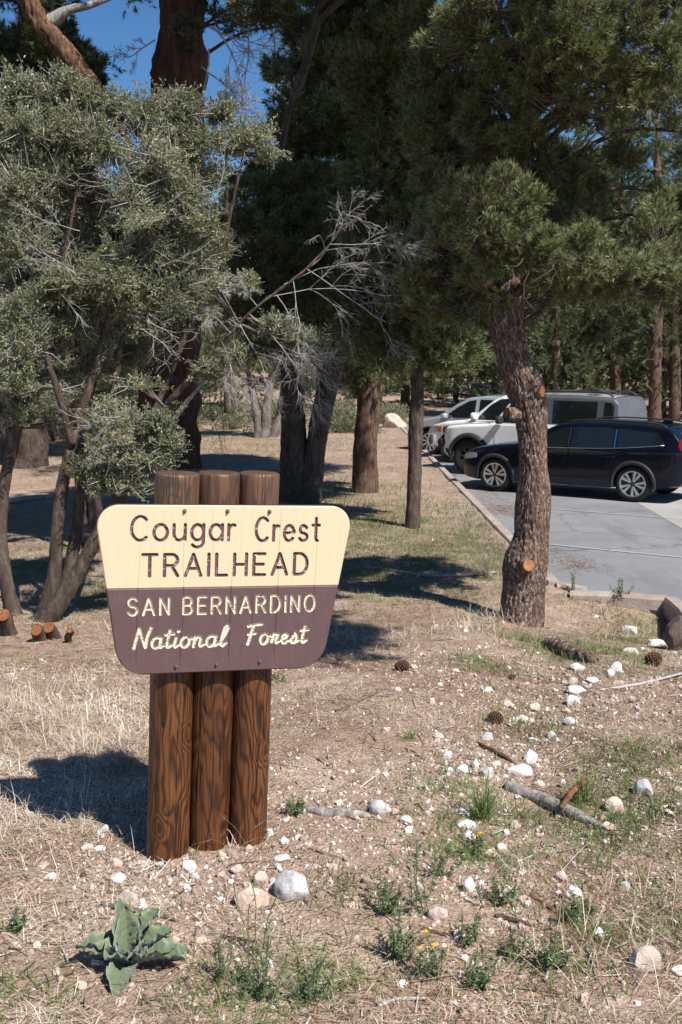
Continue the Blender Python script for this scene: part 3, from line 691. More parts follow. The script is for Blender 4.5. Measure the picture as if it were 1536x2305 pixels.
def wagon():
    r = empty('station_wagon'); tag(r, 'shiny black estate car parked nearest, mostly behind the thick pine trunk', 'car', 'cars parked nose-in along the kerb')
    B = Body(top=[(-2.44, .72), (-2.42, .98), (-2.36, 1.10), (-2.14, 1.36), (-2.02, 1.435), (-1.6, 1.475), (-.9, 1.50), (-.3, 1.50), (.15, 1.45), (.55, 1.26), (.98, 1.035), (1.1, 1.01), (1.55, .965), (1.95, .89), (2.18, .80), (2.28, .70), (2.30, .60)],
             bot=[(-2.44, .50), (-2.3, .34), (-1.9, .26), (1.9, .23), (2.25, .26), (2.30, .36)], belt=[(-2.5, 1.03), (0, .985), (1, .95), (2.4, .9)], hw=.915, tum=.38, shoulder=.014, rt=.085, crown=.03, fl=.75, fp=.30, fe=2.4, rl=.55, rp=.17)
    B.mesh(M['pt_navy'], r, (1.4375, -1.4375), .352)
    for sd in (1, -1):
        for nm, xs, lo, hi in [('window', [-.10, .06, .45, .80], [1.0, .995, .985, .98], [1.40, 1.375, 1.17, 1.0]),
                               ('window', [-1.02, -.9, -.18], [1.035, 1.03, 1.005], [1.36, 1.415, 1.405]),
                               ('window', [-2.0, -1.86, -1.10], [1.13, 1.07, 1.04], [1.17, 1.34, 1.40])]:
            B.panel(nm, xs, lo, hi, M['glass'], r, sd)
        d1 = B.panel('door', [-.14, .3, .88], [.42, .42, .42], [.99, .985, .965], M['pt_navy'], r, sd, .006)
        d2 = B.panel('door', [-1.30, -1.08, -.80, -.17], [.84, .60, .42, .42], [1.02, 1.01, 1.005, .99], M['pt_navy'], r, sd, .006)
        for x, d in ((-.0, d1), (-.98, d2)):
            bar('handle', [(x - .1, sd * (B.W(x, .86) + .012), .862), (x, sd * (B.W(x, .86) + .035), .868), (x + .1, sd * (B.W(x, .86) + .012), .862)], .013, M['pt_navy'], d)
        for x in (-.135, -1.06): B.panel('pillar_trim', [x - .012, x + .012], [1.02, 1.02], [1.39, 1.38], M['chrome'], r, sd, .012, 3)
        bar('window_trim', [(-2.0, sd * (B.W(-2.0, 1.13) + .008), 1.12), (-1.1, sd * (B.W(-1.1, 1.03) + .008), 1.03), (0, sd * (B.W(0, .99) + .008), .99), (.82, sd * (B.W(.82, .975) + .008), .97)], .007, M['chrome'], r)
        bar('roof_rail', [(-1.95, sd * .60, 1.44), (-1.7, sd * .60, 1.515), (-.8, sd * .61, 1.55), (-.2, sd * .61, 1.53), (.0, sd * .61, 1.475)], .015, M['black'], r)
        B.panel('sill_trim', [-1.0, 1.0], [.25, .25], [.40, .40], M['black'], r, sd, .012)
        for wx in (1.4375, -1.4375):
            arch(B, r, wx, .352, .375, .075, M['black'], sd); wheel(r, wx, .352, .245, .905, sd, .235, 5, .24, M['rim_silver'], ang=.3 if wx > 0 else .72)
        blob('door_mirror', (.72, sd * 1.02, 1.03), (.10, .12, .075), M['pt_navy'], r)
        B.panel('headlight', [1.86, 2.0, 2.16, 2.25], [.70, .67, .65, .65], [.78, .80, .77, .71], M['lamp_clear'], r, sd, .008)
        B.panel('taillight', [-2.425, -2.38, -2.33, -2.25], [.84, .90, 1.0, 1.1], [1.0, 1.10, 1.19, 1.24], M['lamp_red'], r, sd, .008, 12)
    B.screen('windscreen', .22, .93, .62, M['glass'], r); B.screen('rear_window', -2.33, -2.16, .56, M['glass'], r)
    blob('roof_fin', (-1.75, 0, 1.515), (.1, .02, .035), M['pt_navy'], r)
    return r, B
def offroader():
    r = empty('off_road_car'); tag(r, 'white boxy off-road car with grey hardtop and roof rack behind the black estate', 'car', 'cars parked nose-in along the kerb')
    B = Body(top=[(-2.13, .9), (-2.12, 1.2), (-2.06, 1.74), (-1.98, 1.82), (-1.2, 1.865), (-.2, 1.87), (.35, 1.84), (.42, 1.80), (.86, 1.235), (1.0, 1.20), (1.7, 1.16), (2.08, 1.11), (2.17, 1.05), (2.19, .8)],
             bot=[(-2.13, .62), (-1.9, .5), (1.9, .5), (2.19, .6)], belt=[(-2.3, 1.2), (2.3, 1.17)], hw=.93, tum=.16, shoulder=.03, rt=.07, crown=.03, fl=.5, fp=.10, fe=3, rl=.25, rp=.06)
    b = B.mesh(M['pt_white'], r, (1.475, -1.475), .41); b.data.materials.append(M['pt_grey']); gi = len(b.data.materials) - 1
    for p in b.data.polygons:
        if p.center.z > 1.235 and p.center.x < .30 and p.material_index == 0: p.material_index = gi
    B.panel('hardtop', [-2.07, -1.98, .18, .40], [1.235, 1.235, 1.23, 1.23], [1.66, 1.76, 1.79, 1.76], M['pt_grey'], r, 1, .008)
    B.panel('hardtop', [-2.07, -1.98, .18, .40], [1.235, 1.235, 1.23, 1.23], [1.66, 1.76, 1.79, 1.76], M['pt_grey'], r, -1, .008)
    B.screen('roof_panel', -1.95, .30, .80, M['pt_white'], r, .012)
    for sd in (1, -1):
        for xs, lo, hi in [([-2.0, -1.93, -1.78], [1.3, 1.27, 1.27], [1.66, 1.73, 1.74]), ([-1.62, -.60], [1.27, 1.27], [1.75, 1.76]), ([-.44, .22, .42, .72], [1.25, 1.25, 1.25, 1.25], [1.75, 1.75, 1.69, 1.29])]:
            B.panel('window', xs, lo, hi, M['glass'], r, sd, .014)
        d = B.panel('door', [-.55, .80], [.56, .56], [1.17, 1.17], M['pt_white'], r, sd, .007); blob('handle', (-.38, sd * (B.W(-.4, 1.05) + .02), 1.06), (.09, .02, .018), M['black'], d)
        for wx in (1.475, -1.475):
            arch(B, r, wx, .41, .46, .11, M['black'], sd, 5, 175, .075); wheel(r, wx, .41, .23, .95, sd, .27, 8, 0, M['rim_dark'], True)
        bar('roof_rail', [(-1.9, sd * .66, 1.85), (-1.7, sd * .66, 1.94), (-.9, sd * .66, 1.95), (.0, sd * .66, 1.94), (.12, sd * .66, 1.86)], .022, M['black'], r)
        B.panel('headlight', [2.06, 2.17], [.93, .93], [1.06, 1.03], M['lamp_clear'], r, sd, .006, 6)
        B.panel('taillight', [-2.12, -2.03], [.95, .95], [1.22, 1.22], M['lamp_red'], r, sd, .008, 6)
        blob('door_mirror', (.62, sd * 1.06, 1.30), (.07, .12, .09), M['black'], r)
        B.panel('side_step', [-1.0, 1.0], [.5, .5], [.58, .58], M['black'], r, sd, .05)
        blob('antenna_base', (.98, sd * .8, 1.20), (.06, .02, .02), M['black'], r)
    for x in (-1.4, -.5): bar('roof_crossbar', [(x, -.66, 1.94), (x, 0, 1.955), (x, .66, 1.94)], .022, M['black'], r)
    blob('rack_clamp', (-1.45, .5, 1.97), (.17, .10, .055), M['black'], r)
    B.screen('windscreen', .46, .82, .74, M['glass'], r)
    mb = MB(); V, F = tube([(2.25, -.86, .72), (2.25, .86, .72)], .11, 12); mb.add(V, F); V, F = tube([(2.22, -.7, 1.0), (2.22, .7, 1.0)], .1, 12); mb.add(V, F); mb.build('bumper', M['black'], r)
    return r, B
def pickup():
    r = empty('pickup_truck'); tag(r, 'white pickup with an amber corner lamp, between the silver car and the boxy off-roader', 'pickup truck', 'cars parked nose-in along the kerb')
    B = Body(top=[(-2.8, .8), (-2.79, 1.12), (-1.05, 1.14), (-1.02, 1.5), (-.85, 1.74), (-.2, 1.80), (.3, 1.77), (.55, 1.66), (1.15, 1.19), (1.3, 1.14), (1.9, 1.08), (2.35, .98), (2.56, .84), (2.60, .7)],
             bot=[(-2.8, .55), (-2.5, .45), (2.2, .4), (2.60, .45)], belt=[(-3, 1.12), (3, 1.1)], hw=.95, tum=.2, shoulder=.02, rt=.09, crown=.03, fl=.9, fp=.32, fe=2.2, rl=.3, rp=.05)
    B.mesh(M['pt_white'], r, (1.7, -1.65), .385)
    for sd in (1, -1):
        for xs, lo, hi in [([-.95, -.80, -.15], [1.17, 1.17, 1.16], [1.45, 1.64, 1.70]), ([-.02, .35, .62, .95], [1.16, 1.15, 1.15, 1.15], [1.70, 1.68, 1.52, 1.20])]: B.panel('window', xs, lo, hi, M['glass'], r, sd)
        B.panel('door', [-.08, 1.0], [.5, .5], [1.12, 1.12], M['pt_white'], r, sd, .006)
        for wx in (1.7, -1.65): wheel(r, wx, .385, .225, .93, sd, .24, 6, 0, M['rim_silver'])
        B.panel('headlight', [2.12, 2.3, 2.5], [.80, .76, .74], [.97, .95, .86], M['lamp_clear'], r, sd, .006, 10)
        B.panel('corner_lamp', [2.0, 2.14], [.80, .79], [.95, .94], M['lamp_amber'], r, sd, .012, 6)
        blob('door_mirror', (.95, sd * 1.08, 1.24), (.08, .13, .10), M['pt_white'], r)
    B.screen('windscreen', .62, 1.10, .70, M['glass'], r)
    mb = MB(); V = np.array([(math.cos(a) * .05 + 2.58 - .28 * abs(y) ** 2.4, y, .58 + math.sin(a) * .13) for y in np.linspace(-.93, .93, 20) for a in np.linspace(0, 2 * math.pi, 11)[:-1]])
    i, j = np.meshgrid(np.arange(19), np.arange(10), indexing='ij'); mb.add(V, np.stack([i * 10 + j, i * 10 + (j + 1) % 10, (i + 1) * 10 + (j + 1) % 10, (i + 1) * 10 + j], -1).reshape(-1, 4)); mb.build('bumper', M['pt_white'], r)
    return r, B
def suv():
    r = empty('sport_utility_car'); tag(r, 'silver SUV parked farthest along the kerb, beyond the slim dark trunk', 'car', 'cars parked nose-in along the kerb')
    B = Body(top=[(-2.3, .85), (-2.28, 1.1), (-2.1, 1.45), (-1.95, 1.60), (-1.2, 1.67), (-.3, 1.69), (.2, 1.64), (.62, 1.45), (1.12, 1.13), (1.25, 1.09), (1.75, 1.0), (2.15, .87), (2.3, .72), (2.33, .6)],
             bot=[(-2.3, .5), (-2.1, .3), (1.9, .27), (2.33, .36)], belt=[(-2.5, 1.12), (2.5, 1.0)], hw=.93, tum=.3, shoulder=.015, rt=.09, crown=.03, fl=.8, fp=.30, fe=2.3, rl=.5, rp=.15)
    B.mesh(M['pt_silver'], r, (1.42, -1.42), .365)
    for sd in (1, -1):
        for xs, lo, hi in [([-2.0, -1.85, -1.2], [1.2, 1.17, 1.15], [1.35, 1.5, 1.56]), ([-1.08, -.95, -.14], [1.14, 1.13, 1.10], [1.5, 1.57, 1.59]), ([-.02, .2, .55, .92], [1.09, 1.08, 1.07, 1.06], [1.58, 1.54, 1.36, 1.10])]: B.panel('window', xs, lo, hi, M['glass'], r, sd)
        B.panel('door', [-.08, .95], [.42, .42], [1.08, 1.05], M['pt_silver'], r, sd, .006)
        for wx in (1.42, -1.42): arch(B, r, wx, .365, .40, .05, M['black'], sd); wheel(r, wx, .365, .25, .915, sd, .235, 10, 0, M['rim_silver'])
        bar('window_trim', [(-2.0, sd * (B.W(-2.0, 1.19) + .008), 1.18), (-1.1, sd * (B.W(-1.1, 1.12) + .008), 1.12), (.95, sd * (B.W(.95, 1.05) + .008), 1.05)], .01, M['chrome'], r)
        B.panel('headlight', [1.8, 2.0, 2.22], [.78, .76, .74], [.88, .87, .80], M['lamp_clear'], r, sd, .006, 10)
        blob('door_mirror', (.85, sd * 1.04, 1.12), (.09, .12, .08), M['pt_silver'], r)
    B.screen('windscreen', .28, 1.08, .66, M['glass'], r)
    return r, B
for fn, px, wx in ((wagon, (1115, 1106), 1.4375), (offroader, (1057, 1068), 1.475), (pickup, (1018, 1042), 1.7), (suv, (968, 1023), 1.42)):
    rt_, B_ = fn(); place_car(rt_, px, wx, B_)
    if fn is wagon: rt_.scale = (1, 1, .965)

# ------------------------------------------------------------------ foliage templates
def needle_tuft(n, L, spread, wid, shoot, seed):
    g = np.random.default_rng(seed); V, F, T = [], [], []
    for k in range(n):
        z0 = shoot * g.random() ** .8; a = g.random() * 6.283; sp = R(g.uniform(*spread)) * (1.15 - .55 * z0 / max(shoot, 1e-6)); d = np.array([math.sin(sp) * math.cos(a), math.sin(sp) * math.sin(a), math.cos(sp)])
        s = np.cross(d, rdir(1, g)[0]); s /= np.linalg.norm(s); p = np.array([0, 0, z0]); l = L * g.uniform(.75, 1.15); b = len(V)
        V += [p - s * wid / 2, p + s * wid / 2, p + d * l + np.array([0, 0, .1 * l])]; F.append((b, b + 1, b + 2)); T += [.05, .05, .8]
    return np.array(V), np.array(F), np.array(T)
TUFT = [needle_tuft(26, .050, (22, 74), .0058, .055, s) for s in range(4)]
TUFT_MID = [needle_tuft(18, .080, (22, 78), .0115, .08, s + 9) for s in range(4)]
TUFT_FAR = [needle_tuft(14, .22, (15, 75), .034, .26, s + 20) for s in range(4)]
def leaf_tpl(L, W, fold=.25):
    return np.array([[0, 0, 0], [W / 2, L * fold * .3, L * .5], [0, 0, L], [-W / 2, L * fold * .3, L * .5], [0, 0, L * .5]]), np.array([[0, 1, 4], [1, 2, 4], [0, 4, 3], [4, 2, 3]])
LEAF = leaf_tpl(1, .42)
def put_tufts(mb, tpls, pos, D, sc, tint, g):
    idx = g.integers(0, len(tpls), len(pos)); Fm = frames(D, g.random(len(pos)) * 6.283)
    for q, (V, F, T) in enumerate(tpls):
        k = idx == q
        if k.any(): scatter(mb, V, F, pos[k], Fm[k], sc[k], tint[k], T)
def crown_points(c, r3, n, g, shell=2.3, up=.45, dirx=(0, 0, 0), clump=.34):
    k = int(max(5, n / 26)); d = rdir(k, g); hub = c + d * (g.random(k) ** (1 / shell))[:, None] * r3 * g.uniform(.85, 1.25, (k, 1))
    size = g.uniform(.5, 1.3, k) * clump * r3.mean(); i = g.integers(0, k, n)
    off = rdir(n, g) * (g.random(n) ** .45 * size[i])[:, None] * [1, 1, .75]; pos = hub[i] + off
    D = (off / (size[i][:, None] + 1e-6)) * .9 + d[i] * .45 + np.array([0, 0, up]) + rdir(n, g) * .25 + np.array(dirx); return pos, D
def limb(mb, P, r0, r1, n=8, seg=10, disp=True, seed=0, mi=0):
    Q = catmull(P, max(seg, len(P) * 3)); rr = np.linspace(1, 0, len(Q)) ** .9 * (r0 - r1) + r1
    V, F = tube(Q, rr, n, True, (lambda V, t: .12 * r0 * vn(V * [9, 9, 4], seed)) if disp else None); mb.add(V, F, mi)
    return Q
def trunk_mesh(pts, n=40, step=.05, amp=.02, sc=(14, 14, 4), seed=0, ridged=True):
    """pts: (px, py, width px, Y) along the stem in the photo -> world stem with its own thickness and bark relief"""
    P, rad = [], []
    for px, py, wd, Y in pts:
        p = at(px, py, Y); P.append(p); rad.append(wd / 2 * mpp(p))
    P = np.array(P); Ls = np.linalg.norm(np.diff(P, axis=0), axis=1).sum(); m = int(min(260, max(12, Ls / step)))
    Q = catmull(P, m); rr = catmull(np.stack([rad, rad, rad], 1), m)[:, 0]
    def disp(V, t):
        wv = V + .03 * np.stack([vn(V * 9, seed + 1), vn(V * 9, seed + 2), vn(V * 9, seed + 4)], 1); a = fbm(wv * np.array(sc), seed, 3)
        if ridged: a = np.minimum(np.abs(a) * 2.2, .75) - .75
        return amp * a + rr.mean() * .16 * vn(V * 2.3, seed + 5) + rr.mean() * .10 * vn(V * [6, 6, 4], seed + 7)
    V, F = tube(Q, rr, n, True, disp); return V, F, Q, rr
def attach(Q, c):
    """a point on the stem to start a limb towards c: somewhat below it"""
    d = np.abs(Q[:, 2] - (c[2] - (.35 if c[2] < 4.8 or c[1] > 9 else -.1) * np.linalg.norm(c[:2] - Q[:, :2].mean(0)))); return Q[int(np.argmin(d))]
def conifer(root, Q, clusters, tpl, tsc, dens, mat, twigmat, seed, limb_r=.035, up=.45, name='crown', limbs=True):
    """clusters: (px, py, Y, rx, rz) in photo pixels -> real ellipsoids round a branch end at that place"""
    g = np.random.default_rng(seed); lf, tw, br = MB(), MB(), []
    for (px, py, Y, rx, rz) in clusters:
        c = at(px, py, Y); u = mpp(c); r3 = np.array([rx * u, rx * u * 1.05, rz * u]); n = int(dens * rx * rz / 1e4 * (u / .004) ** 2)
        st = attach(Q, c)
        if limbs and np.linalg.norm(c - st) > .15:
            mid = (st + c) / 2 + np.array([0, 0, .12 * np.linalg.norm(c - st)]) + g.normal(size=3) * .06
            bm = MB(); limb(bm, [st, mid, c], limb_r, .010, 7, 9, True, seed)
            if len(br) < 95: br.append(bm.build('branch', M['bark_dark'], root))
        pos, D = crown_points(c, r3, n, g, up=up)
        if len(pos) == 0: continue
        tint = .35 + .18 * fbm(pos * 1.3, seed, 2) + .12 * g.random(len(pos)) - .2
        put_tufts(lf, tpl, pos, D, tsc * g.uniform(.75, 1.25, len(pos)), tint, g)
        k = g.random(len(pos)) < .45; A = pos[k]; hub = c + (A - c) * g.uniform(.1, .55, (len(A), 1)) + g.normal(size=A.shape) * .05 - [0, 0, .04]
        sticks(tw, hub, A, .0055, .0025, 3)
    o = lf.build(name, mat, root, smooth=False)
    if tw.n: tag(tw.build('twigs', twigmat, o), kind='stuff')
    return o, br
# ------------------------------------------------------------------ the thick pine between the sign and the parking lot
PY = ground(1172, 1405)[1] + .12
pine = empty('pinyon_pine', ground(1172, 1405)); Y0 = pine.location.y
pine.location = (0, 0, 0)
tag(pine, 'thick rough pine with crooked trunk and orange saw cuts beside the parking lot corner', 'tree')
V, F, Q1, RR = trunk_mesh([(1164, 1470, 116, PY), (1172, 1412, 106, PY), (1180, 1330, 96, PY), (1184, 1268, 104, PY), (1196, 1200, 78, PY), (1200, 1100, 74, PY), (1200, 1000, 72, PY), (1193, 930, 78, PY), (1178, 868, 84, PY), (1152, 800, 72, PY), (1140, 720, 76, PY), (1152, 620, 76, PY + .1), (1165, 500, 66, PY + .2), (1175, 300, 58, PY + .3), (1180, 60, 48, PY + .4), (1178, -200, 42, PY + .5), (1184, -480, 36, PY + .55), (1190, -900, 26, PY + .6), (1195, -1350, 12, PY + .6)], 170, .012, .030, (30, 30, 15.0), 31)
MB().add(V, F).build('trunk', M['bark'], pine)
def stub(px, py, wd, Y, dirv, ln, label=None, root=None, bark='bark', cut='cut'):
    c = at(px, py, Y); d = np.array(dirv, float); d /= np.linalg.norm(d); r = wd / 2 * mpp(c); mb = MB()
    V, F = tube([c - d * ln, c - d * ln * .4, c - d * .004, c], [r * 1.5, r * 1.25, r * 1.12, r * 1.06], 26, False, lambda V, t: .10 * r * vn(V * 40, 3)); mb.add(V, F)
    a = np.arange(26) / 26 * 6.283; fr = frames(d[None])[0]; n = 26
    ringp = np.vstack([[c + d * .002]] + [c + d * .002 + fr @ np.array([r * q * math.cos(x), r * q * math.sin(x), 0]) for q in (.5, 1.0) for x in a]); j = np.arange(n)
    mb.add(ringp, [np.stack([0 * j, 1 + j, 1 + (j + 1) % n], 1), np.stack([1 + j, 1 + n + j, 1 + n + (j + 1) % n, 1 + (j + 1) % n], 1)], 1)
    o = mb.build('cut_stub', [M[bark], M[cut]], root); 
    if label: o['label'] = label
    return o
stub(1221, 880, 27, PY - .14, (.75, -.62, .12), .2, 'sawn stub where the trunk bends', pine, cut='cut_old')
stub(1191, 1272, 27, PY - .27, (.18, -.97, .1), .16, 'round fresh orange saw cut low on the trunk', pine)
stub(1141, 930, 24, PY - .12, (-.85, -.5, .1), .14, 'small saw cut on the left of the trunk', pine, cut='cut_old')
CL1 = [(1095, 465, PY - .75, 105, 80), (1050, 520, PY - .7, 70, 55), (1150, 440, PY - .8, 60, 60), (1190, 555, PY - .7, 75, 50), (1110, 560, PY - .6, 80, 50), (1290, 560, PY - .5, 85, 60), (1380, 590, PY - .4, 90, 75), (1470, 560, PY - .3, 95, 80), (1500, 640, PY - .3, 70, 50), (1330, 640, PY - .2, 95, 45), (1430, 640, PY - .1, 90, 50), (1225, 620, PY - .4, 60, 45),
       (1240, 570, PY - .9, 45, 40), (1500, 470, PY + .2, 70, 60),
       (1080, 265, PY - .3, 60, 55), (1130, 215, PY - .4, 85, 60), (1190, 120, PY - .6, 100, 75), (1300, 90, PY - .7, 115, 80), (1410, 60, PY - .7, 110, 80), (1500, 110, PY - .6, 90, 90), (1470, 210, PY - .6, 100, 70), (1370, 180, PY - .6, 100, 70), (1260, 220, PY - .5, 95, 65), (1170, 300, PY - .2, 85, 60), (1100, 330, PY, 70, 50), (1330, 262, PY, 60, 35), (1060, 90, PY - .4, 80, 70), (1010, 20, PY - .2, 80, 60), (1120, 20, PY - .6, 110, 70), (1250, -10, PY - .7, 120, 70),
       (1010, 620, PY + .3, 95, 60), (1060, 680, PY + .2, 80, 55), (960, 680, PY + .5, 80, 55), (1000, 560, PY + .4, 80, 60), (1250, 400, PY + .5, 90, 70), (1230, 480, PY + .4, 80, 55), (1080, 400, PY + .6, 80, 60), (1000, 450, PY + .6, 80, 70), (980, 320, PY + .6, 90, 80), (1040, 180, PY + .6, 90, 80), (950, 180, PY + .8, 85, 80), (960, 60, PY + .6, 90, 70), (1100, 640, PY - .1, 70, 40),
       (1380, -130, PY - .3, 140, 100), (1200, -160, PY - .2, 140, 100), (1040, -120, PY, 130, 90), (1160, -330, PY + .1, 150, 110), (1300, -330, PY + .2, 120, 90), (920, -80, PY + .6, 100, 80), (1540, -40, PY - .2, 110, 90), (1335, 450, PY + .7, 55, 38), (1405, 350, PY + .3, 60, 32), (1600, 150, PY - .2, 100, 90), (1600, 450, PY, 90, 90), (1600, 300, PY + .3, 90, 60), (900, -260, PY + .4, 130, 90), (1050, -480, PY, 150, 100), (1300, -560, PY - .2, 150, 100), (1450, -350, PY - .3, 130, 100)]
def w2p(x, y, z):
    dp = y * CP - (z - CAMZ) * SP; v = y * SP + (z - CAMZ) * CP; return 768 + FPX * x / dp, 1152.5 - FPX * v / dp
def wcl(x, y, z, r, rz=None):
    px, py = w2p(x, y, z); u = mpp(np.array([x, y, z])); return (px, py, y, r / u, (rz or r * .7) / u)
CL1 += [wcl(2.5, 6.0, 5.0, .6), wcl(2.2, 6.1, 5.2, .55), wcl(2.3, 5.6, 4.9, .55), wcl(2.0, 6.6, 5.2, .5), wcl(1.7, 6.3, 5.1, .5), wcl(2.5, 5.4, 5.1, .5), wcl(2.75, 5.9, 5.3, .45), wcl(2.35, 5.9, 4.8, .6), wcl(2.6, 5.7, 5.3, .6), wcl(2.1, 5.6, 5.3, .6), wcl(1.9, 6.0, 5.0, .55), wcl(2.3, 6.4, 5.3, .6), wcl(2.0, 7.0, 5.5, .55), wcl(2.65, 5.2, 4.9, .5)]  # unseen overhang above the frame, added to shade the ground behind the sign
def shade_topcrown(cx, cy, rings, r, k=3.6, seed=3):  # unseen clumps above the frame, added to shade the crowns and ground behind
    gq = np.random.default_rng(seed); out = []
    for zq, rq in rings:
        m = int(3 + rq * k)
        for kq in range(m):
            aq = kq * 2.39996 + zq; dq = rq * math.sqrt((kq + .5) / m); xq, yq = cx + dq * math.cos(aq), cy + dq * math.sin(aq)
            if (zq - CAMZ - r * .8) / yq > .325: out.append(wcl(xq, yq, zq + gq.normal() * .15, r))
    return out
CL1 += shade_topcrown(1.5, 11.3, ((7.4, 1.9), (8.5, 1.9), (9.5, 1.6), (10.5, 1.2), (11.4, .6)), .72)
crown, br = conifer(pine, Q1, CL1, TUFT, 1.15, 760, M['needle'], M['twig'], 41, .03)
def dangle(root, pts, seed, mat, spread, ln, rad=.0035, cnt=1):
    """thin bare hanging twigs with their own curl"""
    g = np.random.default_rng(seed); A, B, ra, rb = [], [], [], []
    for (px, py, Y) in pts:
        for _ in range(cnt):
            p = at(px, py, Y) + g.normal(size=3) * spread; d = np.array([g.normal() * .6, g.normal() * .6, -.8]); cu = g.normal(size=3) * .35; n = 9; L = ln * g.uniform(.5, 1.3) / n
            for k in range(n):
                d = d / np.linalg.norm(d); q = p + d * L; A.append(p); B.append(q); f = 1 - k / n * .7; ra.append(rad * f); rb.append(rad * f * .9); p = q; d = d + cu * .35 + g.normal(size=3) * .14 + np.array([0, 0, .06])
    mb = MB(); sticks(mb, A, B, np.array(ra), np.array(rb), 4); return tag(mb.build('bare_twigs', mat, root), kind='stuff')
dangle(pine, [(1110, 640, PY - .3), (1170, 660, PY - .3), (1090, 700, PY - .1), (1140, 700, PY - .35), (1210, 660, PY - .3), (1280, 660, PY - .2), (1350, 680, PY - .2), (1060, 710, PY), (1440, 680, PY - .1)], 5, M['twig'], .10, .42, .003, 7)
dangle(pine, [(1240, 560, PY - 1.0), (1265, 575, PY - 1.0), (1180, 610, PY - .9)], 8, M['twig'], .06, .3, .0032, 4)

# ------------------------------------------------------------------ trees behind the sign
def simple_tree(name, label, trunk, clusters, tpl, tsc, dens, mat, barkmat, seed, up=.45, lr=.05, extra_trunks=(), amp=.02, n=40, sc=(14, 14, 4), group=None, twig='twig', ridged=True, limbs=True):
    root = empty(name); tag(root, label, 'tree', group); Qs = []
    for t in (trunk,) + tuple(extra_trunks):
        V, F, Q, rr = trunk_mesh(t, n, .07, amp, sc, seed, ridged); MB().add(V, F).build('trunk', M[barkmat], root); Qs.append(Q)
    if clusters: conifer(root, np.vstack(Qs), clusters, tpl, tsc, dens, M[mat], M[twig], seed, lr, up, limbs=limbs)
    return root
ya = ground(930, 1188)[1]
simple_tree('pine_tree', 'slim dark pine trunk left of the parking lot kerb, in the shade', [(928, 1215, 44, ya), (929, 1185, 36, ya), (933, 1080, 32, ya), (936, 960, 34, ya), (940, 870, 32, ya), (930, 700, 30, ya), (925, 450, 26, ya), (920, 200, 22, ya), (918, -100, 18, ya), (920, -450, 8, ya)],
    shade_topcrown(2.2, 14.6, ((7.4, 2.2), (8.4, 2.2), (9.4, 1.9), (10.4, 1.4)), .8) + [(900, 790, ya, 90, 45), (985, 770, ya, 80, 55), (860, 720, ya, 90, 60), (1010, 700, ya, 80, 60), (930, 680, ya - .3, 90, 60), (850, 610, ya, 90, 70), (960, 590, ya - .3, 100, 70), (1040, 610, ya, 70, 60), (880, 500, ya, 100, 70), (980, 480, ya, 100, 70), (860, 390, ya, 100, 70), (960, 370, ya, 100, 70), (900, 270, ya, 100, 70), (850, 180, ya, 90, 60), (980, 220, ya, 90, 70), (900, 80, ya, 100, 70), (1020, 800, ya, 60, 40), (1050, 350, ya, 80, 70), (900, -40, ya, 90, 70)],
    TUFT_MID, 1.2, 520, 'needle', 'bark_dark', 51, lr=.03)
yb = ground(822, 1108)[1]
simple_tree('pine_tree', 'reddish pine trunk leaning right, between the forked tree and the slim pine', [(818, 1130, 70, yb), (822, 1105, 58, yb), (824, 1000, 54, yb), (830, 920, 58, yb), (836, 850, 60, yb), (832, 700, 50, yb), (820, 450, 42, yb), (800, 200, 34, yb), (792, -60, 26, yb), (800, -400, 10, yb)],
    shade_topcrown(3.0, 19.2, ((9.4, 2.0), (10.6, 2.0), (11.8, 1.6)), 1.0, 2.6) + [(790, 830, yb, 80, 45), (870, 830, yb, 70, 45), (800, 740, yb, 90, 60), (760, 650, yb, 90, 70), (850, 600, yb, 100, 70), (760, 540, yb, 100, 70), (820, 470, yb, 100, 70), (750, 400, yb, 90, 60), (690, 330, yb, 80, 50), (800, 330, yb, 90, 70), (700, 250, yb - .3, 90, 50), (640, 330, yb, 80, 35), (780, 230, yb, 90, 70), (690, 170, yb - .3, 90, 50), (760, 130, yb, 90, 60), (700, 70, yb, 100, 45), (780, 20, yb, 100, 60), (840, 100, yb, 90, 70), (620, 400, yb, 70, 40), (650, 450, yb, 80, 50), (600, 30, yb, 70, 25), (700, -50, yb, 120, 60)],
    TUFT_MID, 1.45, 300, 'needle', 'bark_mix', 52)
yc = ground(672, 1128)[1]
simple_tree('forked_tree', 'dark shaded tree with two stout stems forking just above the ground behind the sign', [(676, 1150, 104, yc), (674, 1118, 88, yc), (668, 1050, 74, yc), (662, 980, 60, yc), (657, 900, 50, yc), (652, 820, 46, yc), (630, 700, 38, yc), (610, 560, 30, yc), (640, 300, 20, yc), (700, 100, 18, yc), (745, -100, 14, yc), (770, -380, 6, yc)],
    shade_topcrown(1.3, 18.6, ((9.2, 1.7), (10.4, 1.5)), 1.0, 2.6) + [(640, 770, yc, 80, 40), (720, 780, yc, 80, 40), (600, 690, yc, 90, 60), (690, 690, yc, 90, 60), (570, 600, yc, 90, 60), (660, 590, yc, 90, 60), (740, 600, yc, 80, 60), (560, 500, yc, 80, 50), (640, 490, yc, 80, 60), (720, 490, yc, 80, 60), (590, 420, yc, 70, 30), (690, 410, yc, 70, 40)],
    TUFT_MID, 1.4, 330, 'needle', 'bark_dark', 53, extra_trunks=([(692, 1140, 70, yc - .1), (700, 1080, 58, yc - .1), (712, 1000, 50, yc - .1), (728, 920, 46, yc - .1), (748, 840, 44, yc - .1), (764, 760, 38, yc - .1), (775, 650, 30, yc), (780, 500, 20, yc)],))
yd = ground(385, 1052)[1]
